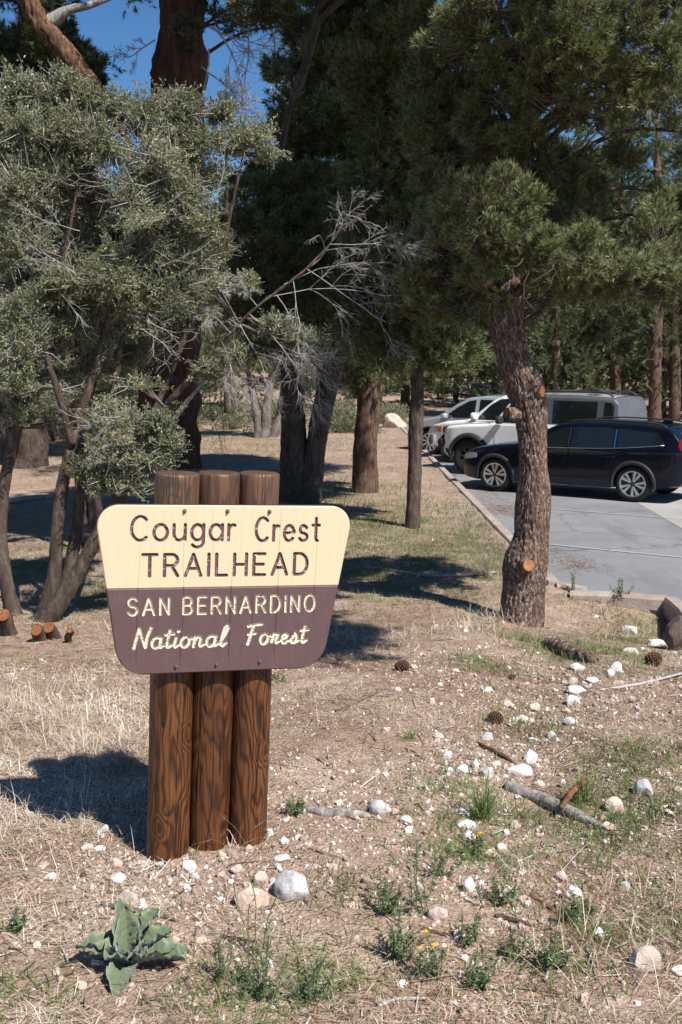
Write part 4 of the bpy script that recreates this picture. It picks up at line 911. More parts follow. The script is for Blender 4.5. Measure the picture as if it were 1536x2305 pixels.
simple_tree('cedar_tree', 'massive red brown cedar trunk with stringy furrowed bark rising into the blue sky', [(375, 1075, 175, yd), (378, 1050, 158, yd), (378, 960, 142, yd), (380, 850, 134, yd), (384, 700, 128, yd), (395, 500, 124, yd), (401, 320, 122, yd), (402, 200, 120, yd), (405, 90, 110, yd), (412, -20, 98, yd), (418, -160, 84, yd), (420, -400, 60, yd), (420, -700, 20, yd)],
    [(425, 75, yd - .9, 45, 28), (620, 15, yd, 100, 30), (540, 45, yd, 70, 25), (680, 60, yd, 80, 40), (300, -80, yd, 130, 60), (520, -90, yd, 140, 60), (420, -200, yd, 170, 90), (640, -60, yd, 110, 60), (540, -190, yd - 2, 150, 90), (640, -300, yd - 3, 160, 100), (480, -330, yd - 2.5, 160, 100), (560, -450, yd - 3.5, 180, 110), (700, -430, yd - 4, 160, 110), (400, -500, yd - 2, 180, 110), (620, -600, yd - 3, 180, 110), (460, -650, yd - 1, 160, 90)],  # high unseen clumps toward the sun are added to shade the trunk
    TUFT_MID, 1.6, 130, 'juniper', 'bark_cedar', 54, amp=.07, n=110, sc=(4.2, 4.2, .35))
ye = ground(65, 1052)[1]
jt = simple_tree('juniper_tree', 'shaded juniper at the far left edge with a bleached leaning limb high up', [(62, 1075, 105, ye), (65, 1045, 88, ye), (70, 950, 78, ye), (72, 850, 70, ye), (70, 650, 60, ye), (66, 350, 52, ye), (60, 60, 40, ye), (55, -200, 16, ye)],
    [(120, 180, ye, 90, 70), (60, 240, ye, 90, 70), (180, 150, ye, 60, 60), (90, 90, ye, 80, 50), (20, 120, ye, 80, 70), (190, 250, ye, 60, 60), (120, 320, ye, 90, 70), (30, 360, ye, 80, 80), (60, -20, ye, 120, 40), (0, 480, ye, 80, 80), (150, 440, ye, 80, 70), (10, 620, ye, 80, 70), (140, 580, ye, 80, 70), (60, 760, ye, 110, 50)],
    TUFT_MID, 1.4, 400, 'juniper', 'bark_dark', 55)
V, F, Q, rr = trunk_mesh([(57, -190, 34, ye), (30, -125, 48, ye - .6), (38, -60, 50, ye - 1.2), (85, 40, 46, ye - 1.4), (150, 120, 42, ye - 1.6), (215, 200, 34, ye - 1.7), (262, 270, 26, ye - 1.8), (300, 340, 14, ye - 1.9)], 60, .04, .06, (7, 7, 3), 61); MB().add(V, F).build('bare_limb', M['bark_limb'], jt)
V, F, Q, rr = trunk_mesh([(98, 60, 34, ye - 1.4), (150, 25, 24, ye - 1.4), (200, 12, 15, ye - 1.4), (262, -8, 8, ye - 1.3)], 20, .05, .01, (9, 9, 9), 62); MB().add(V, F).build('bare_limb', M['deadwood'], jt)
dead_late = [(470, 110, yd - 1.5, 492, 260, 1.9), (480, 60, yd - 1.5, 640, 180, 2.0), (560, 40, yd - 1.5, 590, 180, 1.6), (470, 60, yd - 1.5, 560, 120, 1.4), (455, 150, yd - 1.2, 530, 230, 1.0), (610, 60, yd - 1.5, 650, 200, 1.6), (350, 90, yd - 1, 300, 120, .7)]
yf = ground(592, 985)[1]
simple_tree('mountain_shrub', 'small grey many stemmed tree standing far behind the sign', [(580, 1000, 26, yf), (582, 960, 18, yf), (572, 900, 15, yf), (560, 840, 12, yf), (545, 780, 8, yf)],
    [(560, 790, yf, 70, 50), (620, 780, yf, 60, 50), (590, 720, yf, 90, 50), (530, 720, yf, 60, 50), (640, 850, yf, 40, 30)],
    TUFT_MID, 1.5, 120, 'brush', 'bark_grey', 56, extra_trunks=([(590, 1000, 30, yf), (598, 960, 24, yf), (604, 900, 20, yf), (612, 840, 14, yf), (618, 770, 8, yf)], [(606, 1005, 24, yf + .3), (622, 960, 18, yf + .3), (634, 900, 15, yf + .3), (640, 840, 10, yf + .3)]), n=20)
yg = ground(125, 975)[1]
simple_tree('pine_tree', 'straight reddish trunk far behind the left shrub', [(122, 990, 40, yg), (124, 960, 30, yg), (128, 880, 28, yg), (130, 780, 24, yg), (132, 600, 18, yg), (135, 400, 8, yg)],
    [(130, 700, yg, 90, 60), (160, 600, yg, 90, 60), (90, 620, yg, 80, 60), (130, 500, yg, 80, 60), (135, 420, yg, 50, 50)], TUFT_MID, 1.8, 120, 'needle_far', 'bark_red', 57, n=20)
yh = 46.0
simple_tree('pine_tree', 'tall straight pine trunk behind the grey hardtop at the right edge', [(1474, 985, 40, yh), (1474, 930, 30, yh), (1476, 850, 27, yh), (1478, 760, 27, yh), (1480, 660, 24, yh), (1480, 450, 18, yh), (1480, 250, 8, yh)],
    [(1440, 640, yh, 70, 40), (1510, 600, yh, 70, 40), (1470, 540, yh, 80, 50), (1430, 470, yh, 70, 45), (1520, 450, yh, 70, 45), (1475, 380, yh, 60, 50), (1480, 300, yh, 45, 40)], TUFT_FAR, 1.0, 16, 'needle_far', 'bark_mix', 58, n=24)
yi = 40.0
simple_tree('spire_pine', 'small distant conifer spire against the blue sky right of the cedar', [(512, 930, 16, yi), (512, 700, 13, yi), (511, 450, 10, yi), (510, 250, 5, yi), (509, 168, 2, yi)],
    [(509, 178, yi, 9, 16), (511, 205, yi, 17, 16), (510, 235, yi, 24, 18), (512, 280, yi, 30, 25), (512, 340, yi, 34, 30), (510, 410, yi, 40, 35), (515, 500, yi, 48, 45), (512, 600, yi, 55, 50), (512, 700, yi, 60, 55)], TUFT_FAR, .7, 30, 'needle_far', 'bark_dark', 59, n=12, limbs=False)
# ------------------------------------------------------------------ the far woods: four kinds of pine, each copy a tree of its own
def far_pine(h, wid, seed, shape):
    g = np.random.default_rng(seed); root = empty('far_pine'); zs = np.linspace(-.4, h * .97, 14)
    V, F = tube(np.stack([.12 * np.sin(zs * .7 + seed), .12 * np.cos(zs * .5), zs], 1), np.interp(zs, [-.4, h], [.05 + h * .017, .015]), 12); MB().add(V, F).build('trunk', M['bark_mix'], root)
    lf = MB(); N = int(1900 * shape[2]); t = g.random(N) ** shape[0]; z = h * (shape[1] + (1 - shape[1]) * t)
    R_ = wid * (1 - t ** 1.6) * (.75 + .5 * np.abs(np.sin(z * 2.2 + seed))) + .12; a = g.random(N) * 6.283; q = np.sqrt(g.random(N)) * R_
    lob = 1 + .35 * np.sin(a * 3 + z * 1.3 + seed)
    pos = np.stack([q * lob * np.cos(a), q * lob * np.sin(a), z - .22 * q], 1); keep = fbm(pos * .9, seed, 2) > -.35; pos = pos[keep]; a = a[keep]
    D = np.stack([np.cos(a), np.sin(a), np.full(len(a), .55)], 1) + rdir(len(a), g) * .5
    put_tufts(lf, TUFT_FAR, pos, D, g.uniform(.8, 1.5, len(pos)), .2 + .25 * fbm(pos * .5, seed, 2) + .2 * g.random(len(pos)), g)
    lf.build('crown', M['needle_far'], root, smooth=False); return root
KIND = [far_pine(11, 2.4, 1, (1.0, .16, 1.2)), far_pine(14, 2.6, 2, (1.0, .22, 1.3)), far_pine(8, 2.5, 3, (.9, .06, 1.1)), far_pine(10, 3.2, 4, (.8, .12, 1.5))]
FARLAB = ['middling green pine in the far woods', 'tall green pine in the far woods', 'low bushy green pine in the far woods', 'broad rounded green pine in the far woods']
g = np.random.default_rng(77); used = [False] * 4; spots = []
for row, (y0, y1, cnt) in enumerate([(49, 54, 33), (56, 64, 39), (66, 78, 43), (80, 98, 47)]):
    for i in range(cnt):
        y = g.uniform(y0, y1); x = (-.84 + 1.66 * (i + g.uniform(.15, .85)) / cnt) * y
        if row == 0 and -.27 * y < x < .10 * y: continue
        spots.append((x, y))
spots += [(9.5, 47.5), (12.2, 48.0), (14.6, 47.2), (16.5, 48.5), (-10.5, 30), (-9.2, 36), (-6.8, 43), (-13, 40), (-15, 24), (-18, 31), (-21, 38), (-12.5, 18), (-26, 44), (-31, 40)]
for x, y in spots:
    k = int(g.integers(0, 4)); o = KIND[k] if not used[k] else copy_tree(KIND[k]); used[k] = True
    o.location = (x, y, th(x, y)); o.rotation_euler = (0, 0, g.uniform(0, 6.28)); s = g.uniform(.8, 1.2); o.scale = (s, s, s * g.uniform(.9, 1.15))
    tag(o, FARLAB[k], 'tree', 'far woods pines: ' + FARLAB[k])

# ------------------------------------------------------------------ grey-green mountain mahogany left of the sign
MY = ground(110, 1395)[1]
mah = empty('mountain_mahogany'); tag(mah, 'sprawling grey green many stemmed shrub with tiny leaves and dead twigs left of the sign', 'shrub')
def mstem(pts, bark='bark_grey', n=16, amp=.012, seed=1):
    pts = [(a_, b_, c_ * .84, d_) for a_, b_, c_, d_ in pts]; V, F, Q, rr = trunk_mesh(pts, n, .035, amp, (26, 26, 8), seed); MB().add(V, F).build('stem', M[bark], mah); return Q
ST = [mstem([(75, 1415, 62, MY), (100, 1385, 50, MY), (122, 1300, 40, MY), (128, 1220, 34, MY), (135, 1130, 34, MY), (150, 1050, 32, MY), (172, 960, 30, MY + .1), (205, 860, 26, MY + .1), (240, 740, 22, MY + .1), (285, 620, 17, MY + .2), (320, 480, 12, MY + .2), (345, 330, 7, MY + .2)], 'bark_dark', 18),
      mstem([(95, 1410, 64, MY - .05), (125, 1370, 54, MY - .1), (170, 1300, 44, MY - .1), (215, 1215, 36, MY - .1), (262, 1130, 34, MY - .1), (310, 1055, 33, MY - .15), (340, 980, 29, MY - .2), (375, 915, 24, MY - .25), (430, 850, 20, MY - .3), (500, 770, 15, MY - .35), (580, 690, 11, MY - .4), (690, 605, 8, MY - .4), (770, 520, 5, MY - .4), (838, 462, 3, MY - .4)], 'bark_dark', 18, seed=3),
      mstem([(40, 1410, 60, MY + .2), (28, 1370, 46, MY + .2), (10, 1280, 36, MY + .2), (2, 1200, 34, MY + .25), (12, 1080, 32, MY + .3), (40, 960, 28, MY + .3), (70, 840, 24, MY + .3), (90, 700, 20, MY + .3), (80, 560, 16, MY + .3), (60, 420, 10, MY + .3), (40, 300, 6, MY + .3)], 'bark_dark', 16, seed=5),
      mstem([(150, 1320, 40, MY + .05), (172, 1200, 32, MY + .1), (182, 1110, 30, MY + .1), (205, 1020, 26, MY + .15), (250, 920, 22, MY + .2), (262, 840, 20, MY + .2), (280, 760, 16, MY + .2), (350, 650, 13, MY + .2), (400, 520, 10, MY + .2), (440, 380, 8, MY + .2), (455, 250, 4, MY + .2)], 'bark_dark', 14, seed=6),
      mstem([(345, 990, 22, MY - .2), (385, 950, 20, MY - .2), (420, 905, 16, MY - .22), (442, 880, 10, MY - .22), (470, 840, 6, MY - .25)], 'deadwood', 12, seed=7),
      mstem([(300, 1040, 20, MY + .2), (380, 850, 18, MY + .3), (440, 700, 16, MY + .3), (500, 560, 13, MY + .3), (530, 430, 9, MY + .3), (560, 300, 4, MY + .3)], 'bark_dark', 12, seed=8),
      mstem([(165, 1000, 22, MY), (130, 880, 18, MY - .1), (100, 760, 15, MY - .2), (140, 600, 12, MY - .2), (170, 450, 9, MY - .2), (190, 300, 5, MY - .2)], 'bark_dark', 12, seed=9)]
CLM = [(40, 205, 60, 50, .1), (150, 195, 55, 40, .1), (-20, 250, 70, 70, 0), (55, 300, 75, 80, -.1), (150, 300, 75, 70, 0), (240, 330, 75, 70, -.2), (330, 270, 70, 60, 0), (400, 240, 70, 55, .1), (440, 330, 65, 60, .2), (350, 360, 80, 70, -.2), (520, 330, 80, 38, .3), (570, 310, 60, 35, .3), (500, 260, 45, 30, .3), (600, 350, 45, 25, .3), (40, 430, 75, 80, -.2), (130, 420, 75, 70, 0), (220, 450, 80, 75, .2), (300, 460, 80, 75, -.2), (400, 450, 80, 75, 0), (450, 520, 60, 60, -.1),
       (60, 560, 80, 80, -.1), (160, 560, 80, 70, .2), (250, 570, 80, 70, -.1), (340, 570, 85, 70, .1), (430, 590, 70, 55, .0), (40, 690, 75, 75, -.2), (120, 680, 75, 65, 0), (210, 690, 75, 60, .2), (300, 680, 80, 55, .1), (50, 800, 80, 65, -.3), (130, 790, 60, 60, .1), (40, 870, 70, 35, -.3), (230, 790, 60, 45, .2), (340, 740, 60, 40, .1), (-60, 400, 90, 110, 0), (-60, 650, 90, 110, 0), (100, 220, 60, 45, .1), (210, 235, 50, 45, .1),
       (300, 955, 70, 50, -.25), (260, 1020, 75, 60, -.25), (340, 1040, 65, 50, -.3), (230, 1090, 55, 40, -.2), (385, 1000, 45, 35, -.3), (310, 1100, 70, 32, -.3), (370, 940, 45, 35, -.3), (190, 1060, 40, 35, -.1), (470, 830, 55, 35, -.35), (530, 800, 50, 30, -.35), (690, 770, 65, 35, -.4), (720, 800, 40, 30, -.4), (620, 740, 50, 30, -.4), (480, 650, 50, 40, -.2), (290, 870, 50, 35, .1), (140, 880, 55, 35, .1), (60, 940, 60, 35, .2), (20, 780, 70, 60, .1), (200, 950, 60, 40, .1), (270, 930, 60, 45, -.2), (330, 880, 50, 35, -.2), (380, 660, 70, 50, .1), (300, 400, 70, 60, .1), (190, 390, 70, 60, .1), (90, 500, 75, 65, .1), (430, 430, 60, 55, .1), (330, 500, 80, 60, -.3), (250, 640, 80, 60, -.2), (150, 640, 80, 60, -.2), (80, 750, 70, 50, -.2), (180, 740, 60, 45, 0), (400, 700, 50, 40, 0), (270, 250, 55, 50, .1), (470, 400, 50, 45, .2), (10, 330, 70, 70, .1), (40, 780, 70, 60, .8), (120, 850, 70, 50, .7), (210, 820, 70, 50, .7), (30, 900, 70, 40, .7), (290, 800, 60, 45, .6), (170, 700, 80, 60, .8), (60, 650, 80, 60, .9), (320, 640, 80, 60, .7), (420, 660, 60, 50, .6), (240, 540, 80, 60, .7), (100, 960, 50, 35, .5), (380, 560, 70, 60, .6), (490, 560, 50, 50, .5), (560, 640, 45, 30, .1), (350, 780, 50, 40, .3)]
def mahogany_leaves():
    g = np.random.default_rng(88); lf, tw = MB(), MB(); QS = np.vstack(ST)
    for (px, py, rx, rz, dy) in CLM:
        c = at(px, py, MY + dy); u = mpp(c); r3 = np.array([rx, rx * 1.1, rz]) * u; vol = (rx * rz / 4000.)
        d2 = np.linalg.norm(QS - c, axis=1); st = QS[int(np.argmin(d2 + .6 * np.clip(QS[:, 2] - c[2], 0, 9)))]
        hubs = c + rdir(9, g) * r3 * g.random((9, 1)) * .55
        sticks(tw, np.repeat(st[None], 9, 0), hubs, .009, .005, 4, .2)
        nt_ = int(350 * vol); e = c + rdir(nt_, g) * (g.random((nt_, 1)) ** .6) * g.uniform(.75, 1.5, (nt_, 1)) * r3 + [0, 0, .03]
        h = hubs[g.integers(0, 9, nt_)]; m = (h + e) / 2 + g.normal(size=e.shape) * .03
        dens = fbm(e * 3.1, 4, 2); ok = dens > -.16 + .4 * (g.random(nt_) - .5); e, h, m, nt_ = e[ok], h[ok], m[ok], int(ok.sum())
        dead = g.random(nt_) < .2
        sticks(tw, h, m, .0036, .0027, 3, .45 + .4 * dead); sticks(tw, m, e, .0027, .0013, 3, .5 + .45 * dead)
        live = ~dead; e, h, m = e[live], h[live], m[live]; k = 26; N = len(e)
        t = g.random((N, k)); P = np.where(t[..., None] < .4, h[:, None] + (m - h)[:, None] * (t / .4)[..., None], m[:, None] + (e - m)[:, None] * ((t - .4) / .6)[..., None]).reshape(-1, 3)
        P = P + g.normal(size=P.shape) * .012; ax = np.repeat(e - m, k, 0); ax /= np.linalg.norm(ax, axis=1)[:, None] + 1e-9
        D = ax * .5 + rdir(len(P), g) * .8 + [0, 0, .25]; F = frames(D, g.random(len(P)) * 6.283)
        sc = g.uniform(.018, .040, len(P)); tint = .38 + .22 * fbm(P * 2, 6, 2) + .55 * (g.random(len(P)) - .5)
        scatter(lf, LEAF[0], LEAF[1], P, F, sc, tint)
    o = lf.build('leaves', M['mahog'], mah, smooth=False); return tag(tw.build('twigs', M['twig_grad'], o), kind='stuff')
k = NT('mahogany_twig'); M['twig_grad'] = k.fin(k.ramp(k.attr(), [(.2, (.13, .105, .09)), (.5, (.30, .27, .25)), (.9, (.56, .54, .53))]), .8, .25)
mahogany_leaves()
def dead_spray(starts, seed, name, parent, ln, depth=3, r0=.008, bias=(0, 0, 0)):
    g = np.random.default_rng(seed); A, B, ra, rb = [], [], [], []
    def grow(p, d, L, r, dep):
        n = 6; cu = g.normal(size=3) * .16
        for k in range(n):
            d = d + cu * .35 + g.normal(size=3) * .10 + np.array(bias) * .10; d = d / np.linalg.norm(d); q = p + d * L / n; f = 1 - .6 * k / n
            A.append(p); B.append(q); ra.append(r * f); rb.append(r * f * .92); p = q
            if dep > 0 and k > 0 and g.random() < .8:
                for _ in range(g.integers(1, 3)):
                    dd = d + rdir(1, g)[0] * .85; grow(p, dd / np.linalg.norm(dd), L * g.uniform(.32, .6), r * f * .6, dep - 1)
    for (px, py, Y, qx, qy, L) in starts:
        p = at(px, py, Y); d = at(qx, qy, Y - .1) - p; grow(p, d / np.linalg.norm(d), L, r0, depth)
    mb = MB(); sticks(mb, A, B, np.array(ra), np.maximum(np.array(rb), .0013 if r0 < .02 else .004), 5); return tag(mb.build(name, M['twig_pale'], parent), kind='stuff')
yd_ = MY - .4
dead_spray([(640, 640, yd_, 860, 470, 1.0), (600, 670, yd_, 900, 620, 1.15), (690, 605, yd_, 890, 690, .85), (560, 705, yd_, 740, 830, .8), (540, 730, yd_, 620, 860, .55), (620, 660, yd_, 760, 790, .8), (500, 770, yd_, 560, 850, .5), (700, 600, yd_, 800, 480, .6), (580, 690, yd_, 520, 610, .3), (660, 630, yd_, 700, 760, .6), (740, 550, yd_, 900, 560, .6), (520, 750, yd_, 480, 700, .3)], 12, 'dead_twigs', mah, .5, 3, .0042, bias=(.5, 0, -.75))
dead_spray([(330, 720, MY - .2, 420, 800, .45), (320, 740, MY - .2, 400, 770, .4), (300, 700, MY, 400, 690, .4), (350, 680, MY, 460, 670, .5), (300, 990, MY - .3, 220, 1000, .35), (290, 1010, MY - .3, 250, 900, .3), (330, 930, MY - .3, 260, 960, .4), (240, 1000, MY - .2, 160, 930, .4), (180, 520, MY - .3, 90, 500, .5), (330, 420, MY - .3, 250, 400, .5), (360, 600, MY - .3, 470, 560, .5), (90, 620, MY - .3, 160, 690, .5), (480, 460, MY, 540, 350, .6), (400, 400, MY - .2, 320, 330, .5), (200, 640, MY - .3, 110, 580, .5)], 13, 'dead_twigs', mah, .4, 2, .004)
dead_spray([(470, 860, yd - 9, 520, 1010, 1.0), (500, 880, yd - 9, 470, 1040, .9), (480, 840, yd - 9, 560, 960, .9)], 14, 'hanging_twigs', bpy.data.objects['cedar_tree'], .4, 2, .008)

mb0 = np.array([at(110, 1395, MY)[0], MY])
for (tx, ty, rz, sc_, lab) in ((-3.3, 14.2, 2.3, .95, 'shaded grey green shrub standing behind the near sprawling one'), (-6.0, 17.0, 4.0, 1.1, 'second shaded shrub at the left edge by the dark juniper trunk')):
    o = copy_tree(mah); c_, s_ = math.cos(rz) * sc_, math.sin(rz) * sc_; o.rotation_euler = (0, 0, rz); o.scale = (sc_,) * 3
    o.location = (tx - (c_ * mb0[0] - s_ * mb0[1]), ty - (s_ * mb0[0] + c_ * mb0[1]), th(tx, ty) - sc_ * th(*mb0)); tag(o, lab, 'shrub')
# ------------------------------------------------------------------ ground cover (nobody could count it)
def spots_of(lst):
    out = []
    for px, py, r, s in lst: p = ground(px, py); out.append((p[0], p[1], r, s))
    return out
def blobsum(x, y, L):
    v = np.zeros_like(x)
    for a, b, r, s in L: v = np.maximum(v, s * np.exp(-((x - a) ** 2 + (y - b) ** 2) / (r * r)))
    return v
GREEN = spots_of([(1450, 1850, .45, 1), (1500, 1720, .4, 1), (1340, 1830, .3, .7), (1090, 1860, .25, .8), (1060, 1930, .2, .8), (1250, 1960, .25, .8), (1000, 1770, .25, .6), (1230, 1640, .3, .5), (1330, 2080, .3, .6), (1250, 2200, .2, .8), (1480, 2060, .3, .6), (620, 2240, .3, .8), (520, 2200, .2, .5), (1310, 1470, .45, .9), (1420, 1430, .5, .9), (1230, 1460, .35, .7), (1020, 1270, 1.0, .9), (900, 1240, .9, .8), (1050, 1215, .6, .8), (850, 1290, .8, .6), (1090, 1500, .2, .6), (780, 1100, 1.3, .9), (950, 1330, .7, .5), (300, 1330, .7, .8), (60, 1280, .8, .6), (180, 1240, .6, .5), (640, 1000, 2.5, .5), (980, 1250, 1.4, 1.1), (860, 1200, 1.3, 1), (760, 1130, 1.6, 1), (990, 1150, 1.0, .8), (560, 1010, 2.5, .5), (500, 985, 2.5, .5), (750, 1180, 1.0, .6), (1100, 1230, .6, .9), (1050, 1190, .5, .6), (1390, 1900, .25, .7), (30, 2270, .2, .9), (760, 2020, .15, .7), (1180, 1850, .2, .7), (880, 1165, .8, .6), (1340, 1345, .3, .5)])
BARE = spots_of([(150, 2160, .40, 1), (40, 2200, .35, .9), (860, 1740, .38, 1), (930, 1790, .3, .9), (880, 1960, .4, .95), (800, 2060, .3, .8), (700, 2150, .25, .6), (1180, 1690, .25, .7), (450, 1960, .28, .9), (620, 1950, .2, .7), (1000, 2120, .2, .6), (1200, 1880, .2, .7)])
RUB = spots_of([(450, 1965, .45, 1), (250, 1960, .4, .6), (620, 1960, .3, .8), (900, 1860, .4, .5), (1220, 1700, .5, .8), (1330, 1540, .6, .8), (1050, 1760, .4, .8), (700, 1620, .7, .4), (1480, 1850, .35, .6), (1180, 1590, .5, .7)])
def region(n, y0, y1, g, pw=.5):
    y = y0 + (y1 - y0) * g.random(n) ** (1 / pw) if pw < 1 else g.uniform(y0, y1, n)
    x = g.uniform(-1, 1, n) * (.37 * y + .5); return x, y
def not_lot(x, y): return ~((x > 2.25) & (y > kerb_near_y(np.maximum(x, 2.5)) - .12))
SIGNXY = [(SIGN_LOC[0] + dx * math.cos(YAW), SIGN_LOC[1] + dx * math.sin(YAW)) for dx in (-.186, 0, .18)]
def off_posts(x, y):
    k = np.ones(len(x), bool)
    for a, b in SIGNXY: k &= (x - a) ** 2 + (y - b) ** 2 > .105 ** 2
    return k
def blades(mb, x, y, L, wd, lean, bend, yaw, tint, lift=0.0):
    z = terrain(x, y) + lift; p = np.stack([x, y, z], 1)
    d1 = np.stack([np.sin(lean) * np.cos(yaw), np.sin(lean) * np.sin(yaw), np.cos(lean)], 1); l2 = np.minimum(lean + bend, 1.65)
    d2 = np.stack([np.sin(l2) * np.cos(yaw + bend * .4), np.sin(l2) * np.sin(yaw + bend * .4), np.cos(l2)], 1)
    s = np.stack([-np.sin(yaw), np.cos(yaw), 0 * yaw], 1) * (wd / 2)[:, None]; m = p + d1 * (L * .5)[:, None]; t = m + d2 * (L * .5)[:, None]
    m[:, 2] = np.maximum(m[:, 2], terrain(m[:, 0], m[:, 1]) + .003); t[:, 2] = np.maximum(t[:, 2], terrain(t[:, 0], t[:, 1]) + .003)
    V = np.stack([p - s, p + s, m + s * .8, m - s * .8, t], 1).reshape(-1, 3); b = (np.arange(len(x)) * 5)[:, None]
    mb.add(V, [np.array([[0, 1, 2, 3]]) + b, np.array([[3, 2, 4]]) + b], 0, np.repeat(tint, 5) + np.tile([-.12, -.12, 0, 0, .12], len(x)))
def make_cover():
    g = np.random.default_rng(99)
    # straw: long dry stems, mostly lying, in tangles
    mb = MB()
    for n, y0, y1, sc in ((120000, 2.7, 8.0, 1.0), (60000, 7.5, 16, 1.25), (40000, 15, 40, 2.1)):
        x, y = region(n, y0, y1, g, 1); dn = n2(x, y, 1.1, 31, 3) * .6 + .27 + .5 * n2(x, y, 5, 33, 2) - .22 * (y > 8) - .75 * blobsum(x, y, BARE) - .6 * blobsum(x, y, GREEN) - .45 * blobsum(x, y, RUB)
        left = ss(-.2, -1.2, x) * (1 - ss(6.5, 8, y)); dn = dn + .7 * left
        k = (g.random(n) < dn) & not_lot(x, y) & off_posts(x, y); x, y, left = x[k], y[k], left[k]; m = len(x)
        L = sc * g.uniform(.02, .085, m) * (1 + 1.1 * left * g.random(m)); lean = np.where(g.random(m) < .90, g.uniform(1.25, 1.62, m), g.uniform(.4, 1.2, m))
        blades(mb, x, y, L, sc * g.uniform(.0014, .0034, m), lean, g.uniform(-.2, .5, m), g.uniform(0, 6.283, m), .45 + .2 * left + .25 * n2(x, y, 2, 35, 2) + .8 * (g.random(m) - .5), .003 + .02 * g.random(m) ** 2)
    tag(mb.build('dry_grass', M['straw'], smooth=False), kind='stuff')
    mb = MB()                                                       # tall dry tufts
    P = spots_of([(120, 1640, .30, 1), (200, 1690, .25, 1), (60, 1600, .3, 1), (150, 1560, .3, 1), (270, 1700, .2, .9), (70, 1870, .2, .8), (230, 1830, .18, .6), (1330, 1270 + 900, .2, .3), (1120, 1400, .3, 1), (1060, 1290, .3, .6), (720, 1440, .3, .7), (800, 1430, .3, .6), (1450, 2130, .3, .4), (1390, 2040, .25, .3), (1270, 2000, .2, .2), (540, 1900, .08, .5), (1050, 1420, .35, .7), (880, 1450, .3, .6), (350, 1420, .4, .7), (330, 1300, .4, .6)])
    for px, py, r, s in P:
        n = int(260 * s); x = g.normal(px, r * .6, n); y = g.normal(py, r * .6, n); k = not_lot(x, y) & off_posts(x, y); x, y = x[k], y[k]; n = len(x)
        blades(mb, x, y, g.uniform(.10, .30, n), g.uniform(.0016, .003, n), g.uniform(.5, 1.5, n), g.uniform(.1, .9, n), g.uniform(0, 6.283, n), g.uniform(.25, .95, n))
    tag(mb.build('tall_dry_grass', M['straw'], smooth=False), kind='stuff')
    # green grass
    mb = MB()
    for n, y0, y1, sc in ((115000, 2.7, 8, 1.25), (220000, 7.5, 17, 1.3), (110000, 16, 42, 2.4)):
        x, y = region(n, y0, y1, g, 1); d = blobsum(x, y, GREEN); dn = d * (.75 + .3 * (y > 8) + .8 * n2(x, y, 4, 41, 2)) + .03 + .10 * ss(.4, 1.2, x) * (n2(x, y, 3, 47, 2) > .1) + .10 * (y > 9) * (n2(x, y, .7, 43, 2) > .1)
        k = (g.random(n) < dn) & not_lot(x, y) & off_posts(x, y); x, y = x[k], y[k]; m = len(x)
        blades(mb, x, y, sc * g.uniform(.025, .085, m), sc * g.uniform(.002, .0042, m), g.uniform(.3, 1.35, m), g.uniform(.1, .9, m), g.uniform(0, 6.283, m), .42 + .25 * n2(x, y, 3, 45, 2) + .3 * (g.random(m) - .5))
    tag(mb.build('green_grass', M['grass'], smooth=False), kind='stuff')
    # pine needle litter and leaf crumbs
    mb = MB()
    for n, y0, y1, sc in ((110000, 2.7, 8, 1.0), (80000, 7.5, 18, 1.4)):
        x, y = region(n, y0, y1, g, 1); dn = .42 + .9 * n2(x, y, 1.9, 51, 3) - .6 * blobsum(x, y, BARE) + .5 * np.exp(-((x - 1.2) / 1.2) ** 2 - ((y - 8) / 1.6) ** 2)
        k = (g.random(n) < dn) & not_lot(x, y) & off_posts(x, y); x, y = x[k], y[k]; m = len(x)
        blades(mb, x, y, sc * g.uniform(.02, .065, m), sc * g.uniform(.0013, .0028, m), g.uniform(1.3, 1.65, m), g.uniform(-.2, .2, m), g.uniform(0, 6.283, m), g.uniform(.1, .9, m), .003 + .008 * g.random(m))
    q = spots_of([(1085, 1130, .9, 1), (1060, 1100, .6, 1), (1290, 1285, .4, .4), (1130, 1160, .6, 1)])
    for a, b, r, s in q:
        n = int(650 * s); x = g.normal(a, r * .45, n); y = g.normal(b, r * .8, n); k = (x > 2.5) & (y > kerb_near_y(x) + .1); x, y = x[k], y[k]; n = len(x)
        yaw = g.uniform(0, 6.283, n); L = g.uniform(.05, .1, n); p = np.stack([x, y, np.full(n, LOT + .012)], 1); d = np.stack([np.cos(yaw), np.sin(yaw), 0 * x], 1) * (L / 2)[:, None]; s_ = np.stack([-np.sin(yaw), np.cos(yaw), 0 * x], 1) * .004
        mb.add(np.stack([p - d - s_, p + d - s_, p + d + s_, p - d + s_], 1).reshape(-1, 3), np.arange(4 * n).reshape(-1, 4), 0, np.repeat(g.uniform(.3, .95, n), 4))
    tag(mb.build('pine_needle_litter', M['litter'], smooth=False), kind='stuff')
    # gravel
    mb = MB()
    for n, y0, y1, s0, s1 in ((60000, 2.7, 8, .0022, .011), (16000, 2.7, 9, .006, .022), (14000, 7.5, 18, .006, .018)):
        x, y = region(n, y0, y1, g, 1); dn = .14 + .4 * n2(x, y, 1.7, 61, 2) + 1.0 * blobsum(x, y, RUB) + .25 * blobsum(x, y, BARE) + .15 * ss(-.3, .6, x)
        if s1 > .015: dn = dn * .55 - .10
        k = (g.random(n) < dn) & not_lot(x, y) & off_posts(x, y); x, y = x[k], y[k]; m = len(x)
        r = s0 + (s1 - s0) * g.random(m) ** 2.6; p = np.stack([x, y, terrain(x, y) + r * .25], 1); sc = r[:, None] * g.uniform(.6, 1.3, (m, 3)) * [1.1, 1.1, .75]
